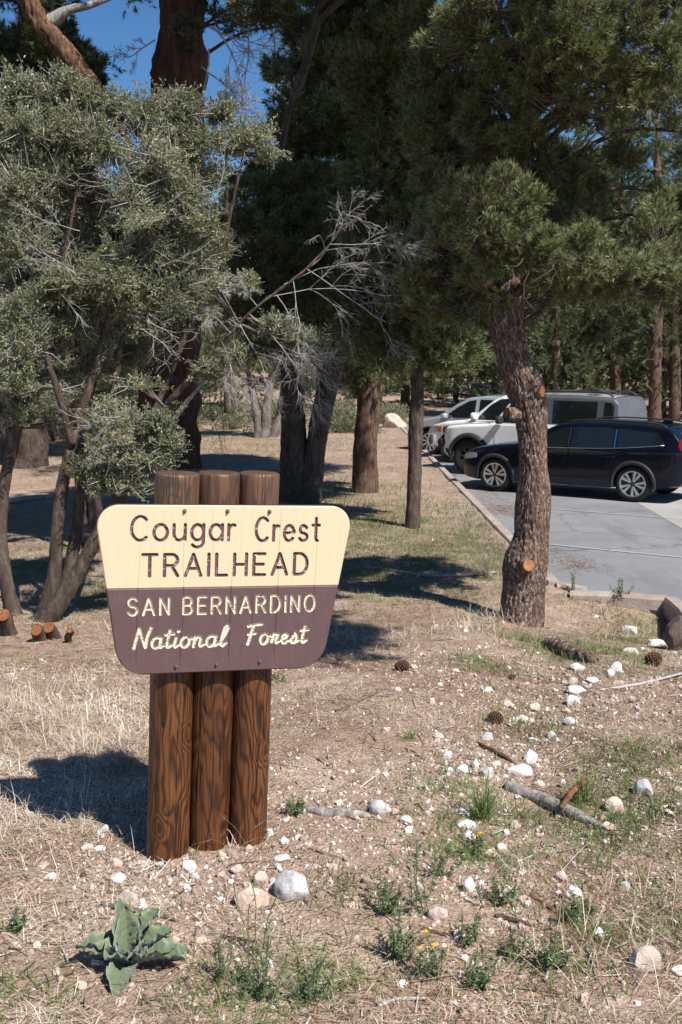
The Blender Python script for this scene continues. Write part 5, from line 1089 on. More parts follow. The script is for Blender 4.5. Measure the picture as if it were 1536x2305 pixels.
        V, F = ICO[1] if s1 > .015 else ICO[0]; gg = np.random.default_rng(4); V = V * (1 + .35 * gg.normal(size=(len(V), 1)) * .5)
        scatter(mb, V, F, p, frames(rdir(m, g), g.random(m) * 6.28), sc, np.clip(.42 + .26 * g.normal(size=m), 0, 1))
    tag(mb.build('gravel', M['pebble'], smooth=False), kind='stuff')
    # small sticks and bark chips
    mb = MB(); n = 3600; x, y = region(n, 2.7, 15, g, 1); k = not_lot(x, y) & off_posts(x, y); x, y = x[k], y[k]; n = len(x); yaw = g.uniform(0, 6.28, n); L = .02 + .16 * g.random(n) ** 3
    A = np.stack([x, y, terrain(x, y) + .006], 1); bx, by = x + L * np.cos(yaw), y + L * np.sin(yaw); B = np.stack([bx, by, terrain(bx, by) + .006 + .02 * g.random(n)], 1)
    sticks(mb, A, B, g.uniform(.0014, .0045, n), g.uniform(.001, .003, n), 5, g.uniform(0, 1, n))
    k = NT('stick_litter'); M['sticks'] = k.fin(k.ramp(k.attr(), [(0, (.09, .055, .04)), (.5, (.26, .19, .15)), (1, (.55, .50, .46))]), .9, .2)
    tag(mb.build('stick_litter', M['sticks'], smooth=False), kind='stuff')
make_cover()

# ------------------------------------------------------------------ stones, each a thing of its own
def stone(px, py, wp, hp, mat, label, ang=.5, seed=None, group=None, flat=None, bury=.36, name='stone'):
    ang = min(1, ang + .2)
    p = ground(px, py + hp * .30); u = mpp(p); w_, h_ = wp * u, hp * u
    seed = seed if seed is not None else int(px * 7 + py * 3) % 9973; g = np.random.default_rng(seed)
    V, F = ICO[3]; V = V.copy()
    for _ in range(int(6 + 14 * ang)):                              # chip flat facets off a ball
        d = rdir(1, g)[0]; o = g.uniform(.62, .95); e = V @ d - o; V = V - np.clip(e, 0, None)[:, None] * d * (.55 + .45 * ang)
    V = V * (1 + .07 * fbm(V * 2 + seed, seed, 3)[:, None])
    V = V / np.abs(V).max(0); zz = h_ / 2 * (1.0 / .80) * (flat or 1)
    V = V * [w_ / 2, w_ / 2 * g.uniform(.65, .95), zz]; a = g.uniform(-.4, .4); c, s = math.cos(a), math.sin(a); V = V @ np.array([[c, s, 0], [-s, c, 0], [0, 0, 1]])
    o = MB().add(V, F).build(name, M[mat], smooth=ang < .4, loc=(p[0], p[1], p[2] + zz * (1 - 2 * bury)))
    if ang >= .4:
        try: o.data.polygons.foreach_set('use_smooth', np.ones(len(o.data.polygons), bool)); o.data.set_sharp_from_angle(angle=R(24))
        except Exception: pass
    return tag(o, label, 'stone' if name == 'stone' else 'boulder', group)
GS, GG, GB = 'stones round the sign', 'pale stones along the shallow gully', 'stones scattered in the weeds'
for a in [
 (662, 1993, 96, 76, 'st_grey', 'large rounded white and grey boulder right of the posts', .3, None, None),
 (565, 2022, 82, 56, 'st_tan', 'tan block with a flat top in front of the large rounded boulder', .75, None, GS),
 (588, 1990, 34, 40, 'st_pink', 'small pinkish stone touching the left of the large rounded boulder', .5, None, GS),
 (426, 1962, 38, 30, 'st_white', 'bright white angular stone at the foot of the log posts', .8, None, GS),
 (441, 1980, 24, 20, 'st_white', 'small white chip just under the angular stone by the posts', .7, None, GS),
 (360, 1948, 20, 14, 'st_grey', 'small grey pebble against the foot of the left log', .4, None, GS),
 (264, 1945, 30, 30, 'st_tan', 'upright cream stone at the edge of the rubble left of the posts', .6, None, GS),
 (264, 1982, 40, 26, 'st_white', 'white wedge shaped stone below the upright cream stone', .8, None, GS),
 (294, 2024, 60, 42, 'st_pink', 'rough pitted pinkish stone just above the woolly leaved plant', .6, None, GS),
 (115, 1982, 30, 20, 'st_white', 'lone white stone farthest left, below the sign shadow', .6, None, GS),
 (226, 1914, 28, 18, 'st_white', 'white stone at the lower edge of the sign shadow', .6, None, GS),
 (196, 1916, 34, 20, 'st_pink', 'pale flat stone beside the white one at the shadow edge', .6, None, GS),
 (236, 1866, 26, 20, 'st_grey', 'grey stone inside the sign shadow near the left log', .4, None, GS),
 (535, 1957, 36, 18, 'st_pink', 'flat pale stone in the rubble between posts and large boulder', .6, None, GS),
 (500, 1932, 22, 15, 'st_tan', 'rounded cream pebble at the foot of the middle log', .4, None, GS),
 (633, 1932, 46, 16, 'st_white', 'long thin white slab right of the posts', .8, None, GS),
 (608, 1882, 16, 22, 'st_white', 'upright white chip beside the right log', .7, None, GS),
 (640, 1900, 26, 18, 'st_white', 'small white stone above the long thin slab', .7, None, GS),
 (672, 1890, 20, 12, 'st_white', 'white splinter of stone right of the posts', .8, None, GS),
 (597, 2090, 18, 15, 'st_white', 'tiny white chip below the tan flat topped block', .8, None, GS),
 (395, 2117, 26, 15, 'st_tan', 'small cream stone right of the woolly leaved plant', .5, None, GS),
 (455, 2127, 36, 16, 'st_tan', 'flat brownish stone between woolly plant and tan block', .7, None, GS),
 (84, 2130, 20, 14, 'st_white', 'small white stone left of the woolly leaved plant', .6, None, GS),
 (182, 2220, 30, 18, 'st_tan', 'brown clod lying on bare soil under the woolly leaved plant', .6, None, GS),
 (140, 2205, 22, 14, 'st_tan', 'small brown clod on bare soil at lower left', .6, None, GS),
 (851, 1824, 42, 38, 'st_grey', 'speckled grey rounded stone on bare soil', .35, None, None),
 (888, 1834, 14, 18, 'st_tan', 'brown pebble next to the speckled grey stone', .5, None, GG),
 (915, 1845, 30, 20, 'st_white', 'white stone right of the speckled grey stone', .6, None, GG),
 (962, 1838, 18, 13, 'st_pink', 'small pinkish stone left of the spiky grass clump', .5, None, GG),
 (1046, 1832, 52, 18, 'st_white', 'long white stone under the blades of the spiky grass clump', .6, None, GG),
 (1048, 1856, 48, 22, 'st_white', 'low white stone at the foot of the spiky grass clump', .5, None, GG),
 (1054, 1889, 38, 28, 'st_white', 'rounded white stone below the spiky grass clump', .4, None, GG),
 (1010, 1898, 14, 11, 'st_white', 'tiny white pebble left of the rounded one below the clump', .5, None, GG),
 (1105, 1925, 38, 24, 'st_tan', 'cream stone beside the yellow flower', .5, None, GG),
 (1128, 1914, 24, 20, 'st_white', 'white stone leaning on the cream one by the yellow flower', .6, None, GG),
 (1157, 1860, 24, 22, 'st_pink', 'pinkish stone between grass clump and the fallen log', .5, None, GG),
 (1140, 1876, 16, 13, 'st_white', 'little white pebble near the pinkish stone by the log', .4, None, GG),
 (1057, 2002, 34, 40, 'st_white', 'upright rounded white stone, left one of the pair in the weeds', .45, None, GB),
 (1143, 2008, 48, 34, 'st_pink', 'pale rounded stone, right one of the pair in the weeds', .4, None, GB),
 (1293, 2010, 42, 32, 'st_white', 'chunky white stone with a dark side in right hand grass', .8, None, GB),
 (1265, 1982, 30, 28, 'st_pink', 'dull pinkish stone just above the chunky white stone', .5, None, GB),
 (1406, 1993, 24, 18, 'st_grey', 'grey stone lying in the straw at right', .5, None, GB),
 (1385, 1815, 50, 36, 'st_tan', 'brown stone with a broken white face right of the log', .9, None, GG),
 (1450, 1775, 46, 40, 'st_grey', 'rounded grey stone with stripes in the shaded grass', .35, None, GG),
 (1366, 1866, 46, 24, 'st_tan', 'jagged brown and white stone at the low end of the log', .9, None, GG),
 (1195, 1704, 40, 30, 'st_white', 'bright white stone above the weathered log', .6, None, GG),
 (1169, 1740, 60, 24, 'st_white', 'broad flat white stone right above the weathered log', .5, None, GG),
 (1097, 1744, 34, 28, 'st_grey', 'pale grey stone above the spiky grass clump', .5, None, GG),
 (1040, 1732, 30, 19, 'st_white', 'oval white stone upper left of the spiky grass clump', .4, None, GG),
 (1012, 1740, 18, 18, 'st_white', 'small white stone left of the oval one', .5, None, GG),
 (1008, 1703, 24, 24, 'st_white', 'tilted white splinter on the soil bank', .9, None, GG),
 (1070, 1722, 18, 24, 'st_white', 'narrow upright white stone between oval and pale grey stones', .7, None, GG),
 (1116, 1719, 24, 14, 'st_white', 'small white stone above the pale grey stone', .5, None, GG),
 (1212, 1764, 32, 20, 'st_pink', 'pale stone touching the upper end of the log', .6, None, GG),
 (1267, 1766, 16, 12, 'st_white', 'white pebble above the middle of the log', .5, None, GG),
 (1202, 1666, 26, 11, 'st_white', 'thin white flake in the gully floor', .8, None, GG),
 (1241, 1657, 24, 17, 'st_grey', 'greenish grey stone in the gully floor', .5, None, GG),
 (1097, 1662, 32, 16, 'st_grey', 'grey flat stone left of the gully near dark twigs', .6, None, GG),
 (1098, 1554, 25, 17, 'st_white', 'white stone with a dark underside, alone on the mound', .7, None, GG),
 (972, 1580, 14, 20, 'st_white', 'small upright white stone left on the litter slope', .5, None, GG),
 (896, 1552, 16, 11, 'st_white', 'small white pebble near the left pine cone', .5, None, GG),
 (1146, 1508, 10, 10, 'st_white', 'tiny white pebble on the mound below the pine trunk', .5, None, GG),
 (1140, 1586, 28, 17, 'st_pink', 'pale stone above the middle pine cone', .6, None, GG),
 (1200, 1594, 36, 20, 'st_tan', 'tan and white wedge right of the middle pine cone', .8, None, GG),
 (1175, 1618, 32, 15, 'st_white', 'flat white stone directly right of the middle pine cone', .6, None, GG),
 (1196, 1624, 20, 18, 'st_pink', 'pinkish stone beside the flat white one', .6, None, GG),
 (1288, 1580, 36, 24, 'st_white', 'bright white wedge in the middle of the gully', .7, None, GG),
 (1297, 1556, 52, 17, 'st_white', 'long flat white stone across the gully', .5, None, GG),
 (1290, 1538, 24, 22, 'st_pink', 'rounded pinkish stone above the long flat one', .4, None, GG),
 (1332, 1533, 34, 15, 'st_white', 'small flat stone right of the rounded pinkish one', .6, None, GG),
 (1300, 1503, 36, 17, 'st_white', 'white stone at the lower end of the bark slab', .5, None, GG),
 (1388, 1506, 34, 30, 'st_white', 'larger white stone at the head of the gully', .6, None, GG),
 (1374, 1516, 20, 22, 'st_white', 'white stone leaning on the larger one at the gully head', .5, None, GG),
 (1284, 1628, 32, 22, 'st_white', 'crumbly white stone low in the gully', .7, None, GG),
 (1276, 1602, 20, 13, 'st_tan', 'tan pebble above the crumbly white stone', .5, None, GG),
 (1392, 1540, 26, 13, 'st_pink', 'flat pale stone below the gully head', .6, None, GG),
 (1417, 1421, 38, 22, 'st_white', 'white stone in the grass below the kerb', .6, None, GG),
 (1478, 1448, 46, 18, 'st_white', 'long white stone beside the dark boulder', .5, None, GG),
 (1420, 1465, 36, 14, 'st_white', 'flat white stone left of the dark boulder', .5, None, GG),
 (1341, 1392, 16, 9, 'st_white', 'tiny white stone on the slope below the kerb', .5, None, GG),
 (1452, 2162, 76, 62, 'st_pink', 'big rough pinkish slab in straw at lower right', .8, None, None),
 (1530, 2190, 40, 20, 'st_white', 'white stone at the lower right edge', .6, None, GB),
 (987, 2066, 48, 32, 'st_pink', 'pink stone half hidden by a leafy weed', .6, None, GB),
 (1037, 2106, 34, 30, 'st_white', 'white stone below the pink one in the weeds', .5, None, GB),
 (1182, 2120, 24, 20, 'st_white', 'small white stone in the middle of the lower litter', .6, None, GB),
 (1047, 2158, 20, 16, 'st_white', 'round white pebble on bare soil at lower middle', .4, None, GB),
 (905, 2213, 26, 17, 'st_white', 'flat white stone left of the yellow flowers', .5, None, GB),
 (878, 1962, 15, 21, 'st_tan', 'upright tan pebble on the bare soil', .5, None, GB),
 (1313, 2256, 22, 26, 'st_tan', 'yellowish stone at the bottom right of centre', .6, None, GB),
 (1435, 2097, 10, 8, 'st_white', 'tiny round white pebble in right hand straw', .3, None, GB),
 (1180, 2080, 14, 10, 'st_white', 'tiny pebble near the middle weeds', .5, None, GB),
 (860, 1998, 20, 14, 'st_tan', 'brown stone on the bare soil slope', .5, None, GB),
 (1040, 2022, 22, 14, 'st_tan', 'brownish stone just left below the upright white one', .6, None, GB),
 (795, 2045, 24, 14, 'st_tan', 'brown stone left of the leafy weeds', .5, None, GB),
]:
    stone(*a[:6], ang=a[6], group=a[8])
stone(1520, 1440, 62, 80, 'st_dark', 'dark brown jagged boulder at the right edge below the kerb', .8, name='boulder', bury=.2)
stone(885, 950, 66, 40, 'st_tan', 'pale boulder far off between the pine trunk and the silver car', .5, name='boulder')
stone(800, 968, 30, 20, 'st_pink', 'small far boulder left of the pale one', .6, name='boulder')

# ------------------------------------------------------------------ plants
def m_mullein():
    k = NT('woolly_leaf'); t = k.attr(); c = k.coord(); n = k.noise(c, 45, 4, .6); f = k.noise(c, 300, 2)
    col = k.ramp(t, [(0, (.24, .28, .16)), (.12, (.125, .165, .09)), (.6, (.155, .20, .115)), (1, (.36, .40, .29))]); col = k.mix(k.ramp(n, [(.35, .4), (.6, 0)]), col, (.10, .14, .07))
    k.bump(k.math('ADD', n, k.math('MULTIPLY', f, .4)), .6, .008); m = k.leafy(col, .18, .85, .15); k.b.inputs['Sheen Weight'].default_value = .4; return m
M['woolly'] = m_mullein()
def broad_leaf(parent, az, L, W, rise, droop, seed, z0=.02):
    g = np.random.default_rng(seed); nu, nv = 26, 15; u = np.linspace(0, 1, nu); v = np.linspace(-1, 1, nv); U, Vv = np.meshgrid(u, v, indexing='ij')
    wd = W * (np.sin(np.pi * np.clip(U, 0, 1) ** .85) ** .75 * .92 + .10 * (1 - U)) * (1 - .10 * U)
    ang = rise - droop * u ** 1.5; dx = np.cumsum(np.cos(ang)) * L / nu; dz = np.cumsum(np.sin(ang)) * L / nu
    X = dx[:, None].repeat(nv, 1); Z = dz[:, None].repeat(nv, 1) + z0; Yv = Vv * wd / 2
    ed = np.abs(Vv) ** 2; ph = g.random() * 6
    lift = .42 * wd * np.abs(Vv) ** 1.3 + ed * .007 * np.sin(U * 22 + ph + 2 * (Vv > 0)) + .004 * np.sin(U * 50 + Vv * 4) * (np.abs(Vv) > .1)
    nx, nz = -np.sin(ang)[:, None], np.cos(ang)[:, None]; X = X + nx * lift; Z = Z + nz * lift; Yv = Yv * (1 + .06 * np.sin(U * 19 + ph))
    c, s = math.cos(az), math.sin(az); V = np.stack([X * c - Yv * s, X * s + Yv * c, Z], -1).reshape(-1, 3)
    i, j = np.meshgrid(np.arange(nu - 1), np.arange(nv - 1), indexing='ij'); F = np.stack([i * nv + j, (i + 1) * nv + j, (i + 1) * nv + j + 1, i * nv + j + 1], -1).reshape(-1, 4)
    V2 = V.copy(); V2[:, 2] -= .0035; n = len(V); t = np.clip(np.abs(Vv) * 3.0, 0, .5) + .4 * (np.abs(Vv) ** 3)
    return MB().add(np.vstack([V, V2]), [F, F[:, ::-1] + n], 0, np.concatenate([t.ravel(), t.ravel()])).build('leaf', M['woolly'], parent)
mp_ = ground(288, 2192); mul = empty('mullein', mp_); tag(mul, 'woolly grey green mullein rosette with big upright leaves on bare soil', 'plant')
for k, (az, L, W_, rise, droop) in enumerate([(176, .22, .105, 40, 50), (118, .25, .10, 78, 10), (104, .22, .09, 84, 8), (66, .20, .09, 72, 14), (42, .23, .125, 60, 14), (18, .21, .11, 44, 22), (350, .24, .115, 22, 22), (318, .15, .10, 52, 35), (280, .14, .12, 56, 35), (238, .15, .12, 55, 40), (205, .17, .10, 48, 40), (95, .14, .07, 84, 10), (270, .21, .10, 4, 20), (10, .24, .11, 14, 16), (145, .15, .08, 70, 20)]):
    broad_leaf(mul, R(az), L * .93, W_ * 1.12, R(rise * .92), R(droop), 300 + k)
def grass_clump(name, px, py, n, L, label, wd=.004, mat='grass', seed=1, lo=.05, hi=1.1):
    p = ground(px, py); g = np.random.default_rng(seed); root = empty(name, p); tag(root, label, 'plant'); mb = MB()
    for _ in range(n):
        a = g.random() * 6.28; ln = L * g.uniform(.45, 1.1); le = g.uniform(lo, hi) * .8; be = g.uniform(.2, 1.0); m = 7; q = np.array([g.normal() * .018, g.normal() * .018, -.01]); C = [q]
        for k in range(m): th_ = le + be * (k / m) ** 1.5; q = q + np.array([math.sin(th_) * math.cos(a), math.sin(th_) * math.sin(a), math.cos(th_)]) * ln / m; C.append(q)
        C = np.array(C); s = np.array([-math.sin(a), math.cos(a), 0]); w_ = wd * (1 - np.linspace(0, 1, m + 1) ** 2) * .5 + .0003
        V = np.stack([C - s * w_[:, None], C + s * w_[:, None]], 1).reshape(-1, 3); F = [(2 * k, 2 * k + 1, 2 * k + 3, 2 * k + 2) for k in range(m)]
        mb.add(V, np.array(F), 0, g.uniform(.3, .8) + np.zeros(len(V)))
    mb.build('blades', M[mat], root, smooth=False); return root
grass_clump('grass_clump', 1088, 1842, 90, .26, 'spiky blue green grass clump at the upper end of the weathered log', .0055, 'grass', 3)
grass_clump('grass_clump', 1310, 1805, 60, .24, 'loose green grass clump between the brown and the striped stones', .005, 'grass', 4)
grass_clump('grass_clump', 1110, 1555, 45, .12, 'small blue green tuft on the mound near the lone white stone', .003, 'grass', 5)
grass_clump('grass_clump', 925, 1665, 50, .10, 'dark green tuft on the litter left of the middle pine cone', .003, 'grass', 6)
grass_clump('grass_clump', 1100, 1300, 40, .40, 'tall thin straw coloured grass left of the thick pine trunk', .004, 'straw', 7, .05, .5)
def weed(px, py, n, L, label, seed, flower=0, up=.5, ls=.020, cat='weed', name='leafy_weed'):
    p = ground(px, py); g = np.random.default_rng(seed); root = empty(name, p); tag(root, label, cat); st, lf = MB(), MB(); tips = []
    for _ in range(max(4, int(n * .45))):
        a = g.random() * 6.28; le = g.uniform(.1, 1.45) * (1 - up * .6); m = 9; ln = L * g.uniform(.5, 1.1); C = [np.array([0, 0, -.015])]; q = np.array([g.normal() * .02, g.normal() * .02, .004])
        for k in range(m): le += g.normal() * .10 - .02; a += g.normal() * .15; q = q + np.array([math.sin(le) * math.cos(a), math.sin(le) * math.sin(a), max(.05, math.cos(le))]) * ln / m; C.append(q)
        C = np.array(C); sticks(st, C[:-1], C[1:], .0018, .0014, 4, .3); tips.append(C[-1])
        t = g.random(34) ** .8 * (m - .01); i = t.astype(int); P = C[i] + (C[np.minimum(i + 1, m)] - C[i]) * (t - i)[:, None]
        D = rdir(34, g) + [0, 0, .35]; scatter(lf, LEAF[0] * [.8, 1, 1], LEAF[1], P, frames(D, g.random(34) * 6.28), ls * g.uniform(.6, 1.3, 34), .3 + .45 * g.random(34))
    st.build('stems', M['weed'], root, smooth=False); lf.build('leaves', M['weed'], root, smooth=False)
    for k in range(flower):
        c = tips[k % len(tips)] + np.array([0, 0, .02]); fb = MB()
        for q in range(9):
            a = q / 9 * 6.283; d = np.array([[math.cos(a), math.sin(a), .35]]); scatter(fb, LEAF[0] * [1.1, 1, 1], LEAF[1], c[None], frames(d), np.array([.013]), np.array([.5]))
        V, F = ICO[1]; fb.add(V * .005 + c + [0, 0, .003], F); fb.build('flower', M['yellow'], root, smooth=False)
M['yellow'] = plain('yellow_petals', (.80, .42, .015), .6, .3)
weed(875, 2062, 34, .15, 'dense leafy weed in the bare soil right of the sign', 21)
weed(895, 2165, 46, .14, 'dark bushy weed with reddish stems left of the yellow flowers', 22)
weed(955, 2075, 12, .30, 'tall loose weed behind the pink stone', 23, up=.9)
weed(1120, 2035, 26, .12, 'low ferny weed between the pair of pale stones', 24)
weed(975, 2215, 22, .13, 'small weed with three yellow flowers at lower middle', 25, 3, .9)
weed(1062, 1925, 22, .09, 'little green weed with one yellow flower beside the cream stone', 26, 2, .9)
weed(625, 1535, 10, .06, 'tiny yellow flowered weed behind the right log post', 27, 2, .9)
weed(580, 2255, 60, .20, 'wide spreading feathery weed at the bottom edge under the sign', 28, 0, .1, .016)
weed(500, 2210, 30, .15, 'feathery low weed right below the woolly leaved plant', 29, 0, .1, .016)
weed(690, 2270, 40, .18, 'feathery low weed at the bottom edge right of the sign', 30, 0, .2, .016)
weed(585, 2150, 5, .34, 'single thin tall weed stalk in front of the tan block', 31, 0, 1.2, .014)
weed(38, 2100, 24, .08, 'small dark green weed at the left edge', 32)
weed(668, 1838, 26, .08, 'small green weed right of the log posts', 33)
weed(1080, 2235, 30, .12, 'scrubby green weed at the bottom right of the flowers', 34)
weed(1245, 2190, 36, .14, 'green tufted weed in the straw at lower right', 35)
weed(1400, 1362, 40, .26, 'leafy green weed growing against the kerb face', 36, 0, .8, .03)
weed(1290, 1335, 14, .30, 'spindly weed in the gap between the kerbs', 37, 0, 1.1, .02)
weed(1000, 1985, 14, .12, 'thin weed left of the upright white stone', 38, 0, .7)
weed(1300, 2085, 30, .10, 'green weed in the litter below the chunky white stone', 39)
weed(1050, 2130, 18, .12, 'pale leafy weed between pink stone and round pebble', 40)
weed(1160, 2170, 18, .10, 'small weed at the middle of the lower litter', 41)
# ------------------------------------------------------------------ wood on the ground, pine cones
def log_at(name, pts, mat, label, cat, lift=.6, n=22, amp=.004, sc=(30, 30, 30), cut=False, taper_end=False):
    P, rad = [], []
    for px, py, wd in pts: p = ground(px, py); u = mpp(p); r = wd * u / 2; P.append(p + [0, 0, r * lift]); rad.append(r)
    m = max(24, len(P) * 10); Q = catmull(P, m); rr = catmull(np.stack([rad] * 3, 1), m)[:, 0]; V, F = tube(Q, rr, n, True, lambda V, t: amp * fbm(V * np.array(sc), 3, 3) + .25 * rr.mean() * vn(V * 9, 5)); mb = MB()
    for q, f in enumerate(F): mb.F.append(f); mb.M.append(np.full(len(f), 1 if (cut and q) else 0))
    mb.V.append(V); mb.T.append(np.zeros(len(V))); mb.n = len(V)
    return tag(mb.build(name, [M[mat], M['cut']]), label, cat)
log_at('fallen_log', [(1140, 1778, 22), (1200, 1800, 30), (1265, 1832, 30), (1310, 1852, 22), (1350, 1864, 16), (1378, 1872, 8)], 'deadwood', 'weathered grey log lying below the spiky grass clump', 'log', .55)
log_at('broken_branch', [(1262, 1850, 10), (1290, 1822, 14), (1318, 1795, 12)], 'bark_red', 'dark reddish branch leaning across the weathered log', 'branch', 5.5, 10, .002)
log_at('bark_slab', [(1232, 1455, 30), (1265, 1470, 44), (1305, 1482, 40), (1342, 1494, 18)], 'bark', 'rough slab of fallen bark at the foot of the thick pine', 'bark slab', .3, 18, .012)
log_at('weathered_branch', [(640, 1818, 12), (690, 1830, 18), (740, 1838, 24), (790, 1840, 20), (830, 1838, 10)], 'deadwood', 'flat grey weathered branch on the ground right of the posts', 'branch', .4, 14, .006)
log_at('twig', [(1075, 1678, 8), (1105, 1695, 9), (1140, 1712, 8), (1160, 1725, 4)], 'bark_dark', 'dark twig in the gully above the bright white stones', 'twig', 1.2, 8, .002)
log_at('twig', [(755, 1608, 5), (800, 1588, 6), (850, 1562, 4)], 'bark_grey', 'thin grey twig on the litter right of the sign', 'twig', 1.2, 8, .001)
log_at('twig', [(1228, 2215, 8), (1240, 2192, 8), (1262, 2180, 8), (1290, 2178, 5)], 'twig_pale', 'bleached crooked twig in the straw at lower right', 'twig', 1.2, 8, .001)
log_at('twig', [(1112, 2190, 7), (1130, 2165, 7), (1148, 2128, 6)], 'twig_pale', 'bleached curved twig at lower middle', 'twig', 1.2, 8, .001)
log_at('twig', [(850, 2272, 8), (900, 2262, 8), (958, 2260, 6)], 'twig_pale', 'pale straight stick at the bottom edge', 'twig', 1.2, 8, .001)
log_at('twig', [(1000, 2192, 8), (1060, 2192, 8), (1075, 2160, 6)], 'deadwood', 'grey stick beside the yellow flowers', 'twig', 1.2, 8, .001)
log_at('twig', [(1320, 2140, 7), (1335, 2180, 7), (1342, 2215, 5)], 'deadwood', 'grey stick left of the big rough slab', 'twig', 1.2, 8, .001)
log_at('twig', [(1195, 2030, 6), (1240, 2052, 8), (1262, 2066, 5)], 'bark_red', 'brown stick below the chunky white stone', 'twig', 1.2, 8, .001)
log_at('twig', [(1115, 2070, 8), (1160, 2088, 10), (1205, 2100, 6)], 'bark_dark', 'dark rotting stick under the pale pair of stones', 'twig', .8, 8, .002)
log_at('twig', [(230, 2046, 7), (300, 2058, 8), (360, 2068, 8), (400, 2084, 4)], 'bark_grey', 'long thin stick lying above the woolly leaved plant', 'twig', 1.2, 8, .001)
log_at('twig', [(1350, 1660, 7), (1440, 1612, 7), (1536, 1580, 6)], 'straw_wood', 'long pale stalk lying across the slope at right', 'twig', 1.5, 8, .001) if 'straw_wood' in M else log_at('twig', [(1350, 1560, 6), (1440, 1545, 7), (1536, 1520, 6)], 'twig_pale', 'long pale stalk lying across the slope at right', 'twig', 1.5, 8, .001)
log_at('dead_branch', [(860, 1285, 8), (980, 1300, 9), (1118, 1293, 8)], 'deadwood', 'thin grey branch on the lawn left of the thick pine', 'branch', 1.0, 8, .002)
log_at('dead_branch', [(-20, 1140, 12), (60, 1128, 14), (130, 1122, 10)], 'deadwood', 'fallen branch on the ground behind the left shrub stems', 'branch', .8, 8, .003)
for k, (px, py, qx, qy, wd, lab) in enumerate([(92, 1440, 82, 1418, 26, 'sawn stump piece with a bright orange end, left one of the pair'), (125, 1438, 110, 1412, 26, 'sawn stump piece with an orange end, right one of the pair'), (20, 1430, 8, 1384, 30, 'dark sawn stem at the left edge'), (150, 1445, 158, 1418, 14, 'small dark sawn stub right of the stump pieces')]):
    p = ground(px, py); c = at(qx, qy, p[1] - .10); d = (c - p); d = d / np.linalg.norm(d) * .6 + np.array([-.1, -.75, .35]); d /= np.linalg.norm(d); r = wd / 2 * mpp(c); root = empty('sawn_stem'); tag(root, lab, 'stump')
    V, F = tube(np.array([p - [0, -.1, .1], p * .6 + c * .4, c - d * .05, c]), [r * 1.25, r * 1.15, r * 1.08, r * 1.05], 24, False, lambda V, t: .12 * r * vn(V * 30, 4)); MB().add(V, F).build('stem', M['bark_dark'], root)
    fr = frames(d[None])[0]; a = np.arange(24) / 24 * 6.283; P = np.vstack([[c + d * .001]] + [c + d * .001 + fr @ np.array([r * math.cos(x), r * math.sin(x), 0]) for x in a]); j = np.arange(24)
    MB().add(P, np.stack([0 * j, 1 + j, 1 + (j + 1) % 24], 1)).build('cut_face', M['cut_old'], root)
M['cone'] = plain('pine_cone_scale', (.155, .088, .055), .8, .3, .3, 40)
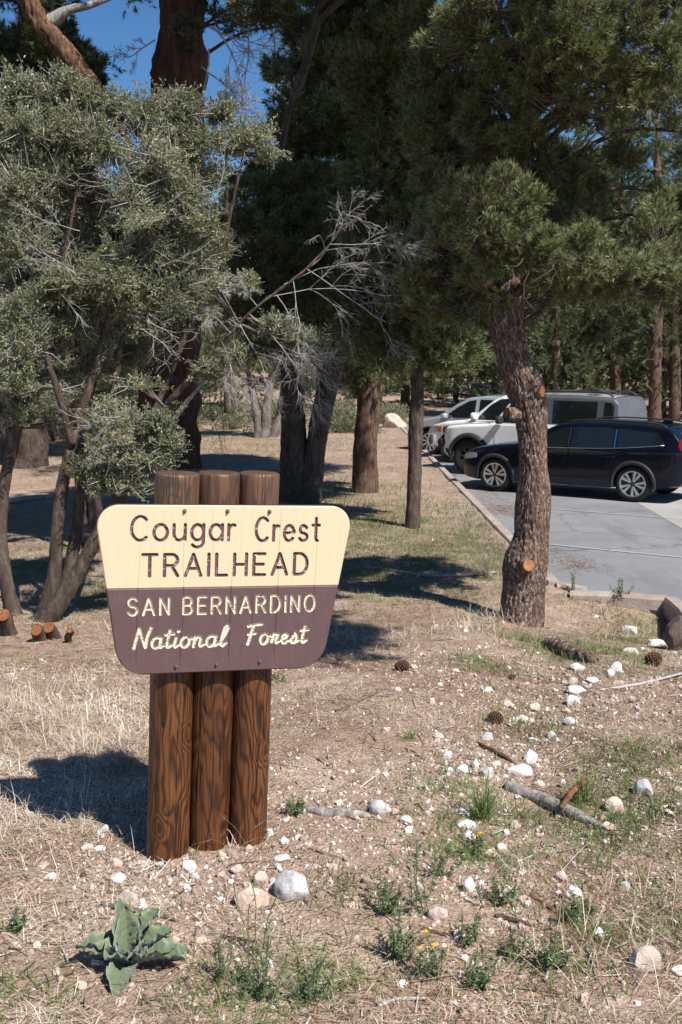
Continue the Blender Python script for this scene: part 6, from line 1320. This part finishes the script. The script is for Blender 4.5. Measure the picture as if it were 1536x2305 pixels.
def cone(px, py, wp, label, seed, tilt):
    p = ground(px, py + 8); u = mpp(p); L = wp * u; g = np.random.default_rng(seed); mb = MB(); N = 90; k = np.arange(N); t = (k + .5) / N; a = k * 2.39996
    rad = L * .34 * np.sin(np.pi * (t * .86 + .1)) ** .8; z = (t - .5) * L * .8; D = np.stack([np.cos(a), np.sin(a), .35 + 1.0 * (t - .35)], 1); D /= np.linalg.norm(D, axis=1)[:, None]
    P = np.stack([.25 * rad * np.cos(a), .25 * rad * np.sin(a), z], 1)
    T = np.array([[-.12, 0, 0], [.12, 0, 0], [.30, .03, .75], [0, .02, 1.0], [-.30, .03, .75], [-.12, -.08, 0], [.12, -.08, 0], [.28, -.10, .75], [0, -.08, .98], [-.28, -.10, .75]])
    TF = [np.array([[0, 1, 2, 4], [6, 5, 9, 7], [0, 4, 9, 5], [1, 6, 7, 2]]), np.array([[4, 2, 3], [9, 8, 7], [4, 3, 8], [4, 8, 9], [2, 7, 8], [2, 8, 3]])]
    scatter(mb, T, TF, P, frames(D), np.maximum(rad * 1.0, L * .08), .5); V, F = tube(np.stack([0 * z, 0 * z, z], 1)[::6], L * .07, 10); mb.add(V, F)
    o = mb.build('pine_cone', M['cone'], smooth=False, loc=(p[0], p[1], p[2] + L * .27)); o.rotation_euler = (R(80), R(12), tilt); return tag(o, label, 'pine cone')
cone(905, 1503, 40, 'brown pine cone on the litter, leftmost of the three cones', 1, 1.2)
cone(1116, 1622, 44, 'open brown pine cone in the gully among white stones', 2, -1.0)
cone(1470, 1490, 48, 'large dull pine cone in the grass near the dark boulder', 3, .5)
cone(188, 1972, 22, 'small dark pine cone in the straw left of the sign', 4, .8)
cone(1152, 1525, 18, 'small brown pine cone on the mound under the thick pine', 5, .2)
# ------------------------------------------------------------------ dry brush far behind the lawn
def brush(w_, h_, seed):
    g = np.random.default_rng(seed); root = empty('dry_brush'); n = 1500; d = rdir(n, g); d[:, 2] = np.abs(d[:, 2]); P = d * (g.random((n, 1)) ** .5) * [w_, w_, h_]; lf, st = MB(), MB()
    scatter(lf, LEAF[0], LEAF[1], P, frames(d + rdir(n, g) * .6, g.random(n) * 6.28), g.uniform(.06, .14, n), .3 + .3 * g.random(n) + .2 * P[:, 2] / h_)
    k = slice(0, 60); sticks(st, P[k] * .05, P[k], .012, .004, 4, .4); lf.build('leaves', M['brush'], root, smooth=False); tag(st.build('stems', M['twig_grad'], root, smooth=False), kind='stuff'); return root
BK = [brush(.9, .8, 1), brush(1.3, .6, 2)]; bu = [0, 0]; g = np.random.default_rng(5)
for i in range(46):
    y = g.uniform(37, 58); x = g.uniform(-.36, .07) * y; k = int(g.integers(0, 2)); o = BK[k] if not bu[k] else copy_tree(BK[k]); bu[k] = 1
    o.location = (x, y, th(x, y) - .05); o.rotation_euler = (0, 0, g.uniform(0, 6.28)); s = g.uniform(.6, 1.3); o.scale = (s, s, s); tag(o, ['rounded dry brush in the pale field far behind the sign', 'low wide dry brush in the pale field far behind the sign'][k], 'bush', ['rounded brush in the far field', 'low brush in the far field'][k])

dead_spray(dead_late, 15, 'hanging_twigs', bpy.data.objects['cedar_tree'], .4, 3, .022)
bpy.data.objects['hanging_twigs'].data.materials[0] = M['twig']
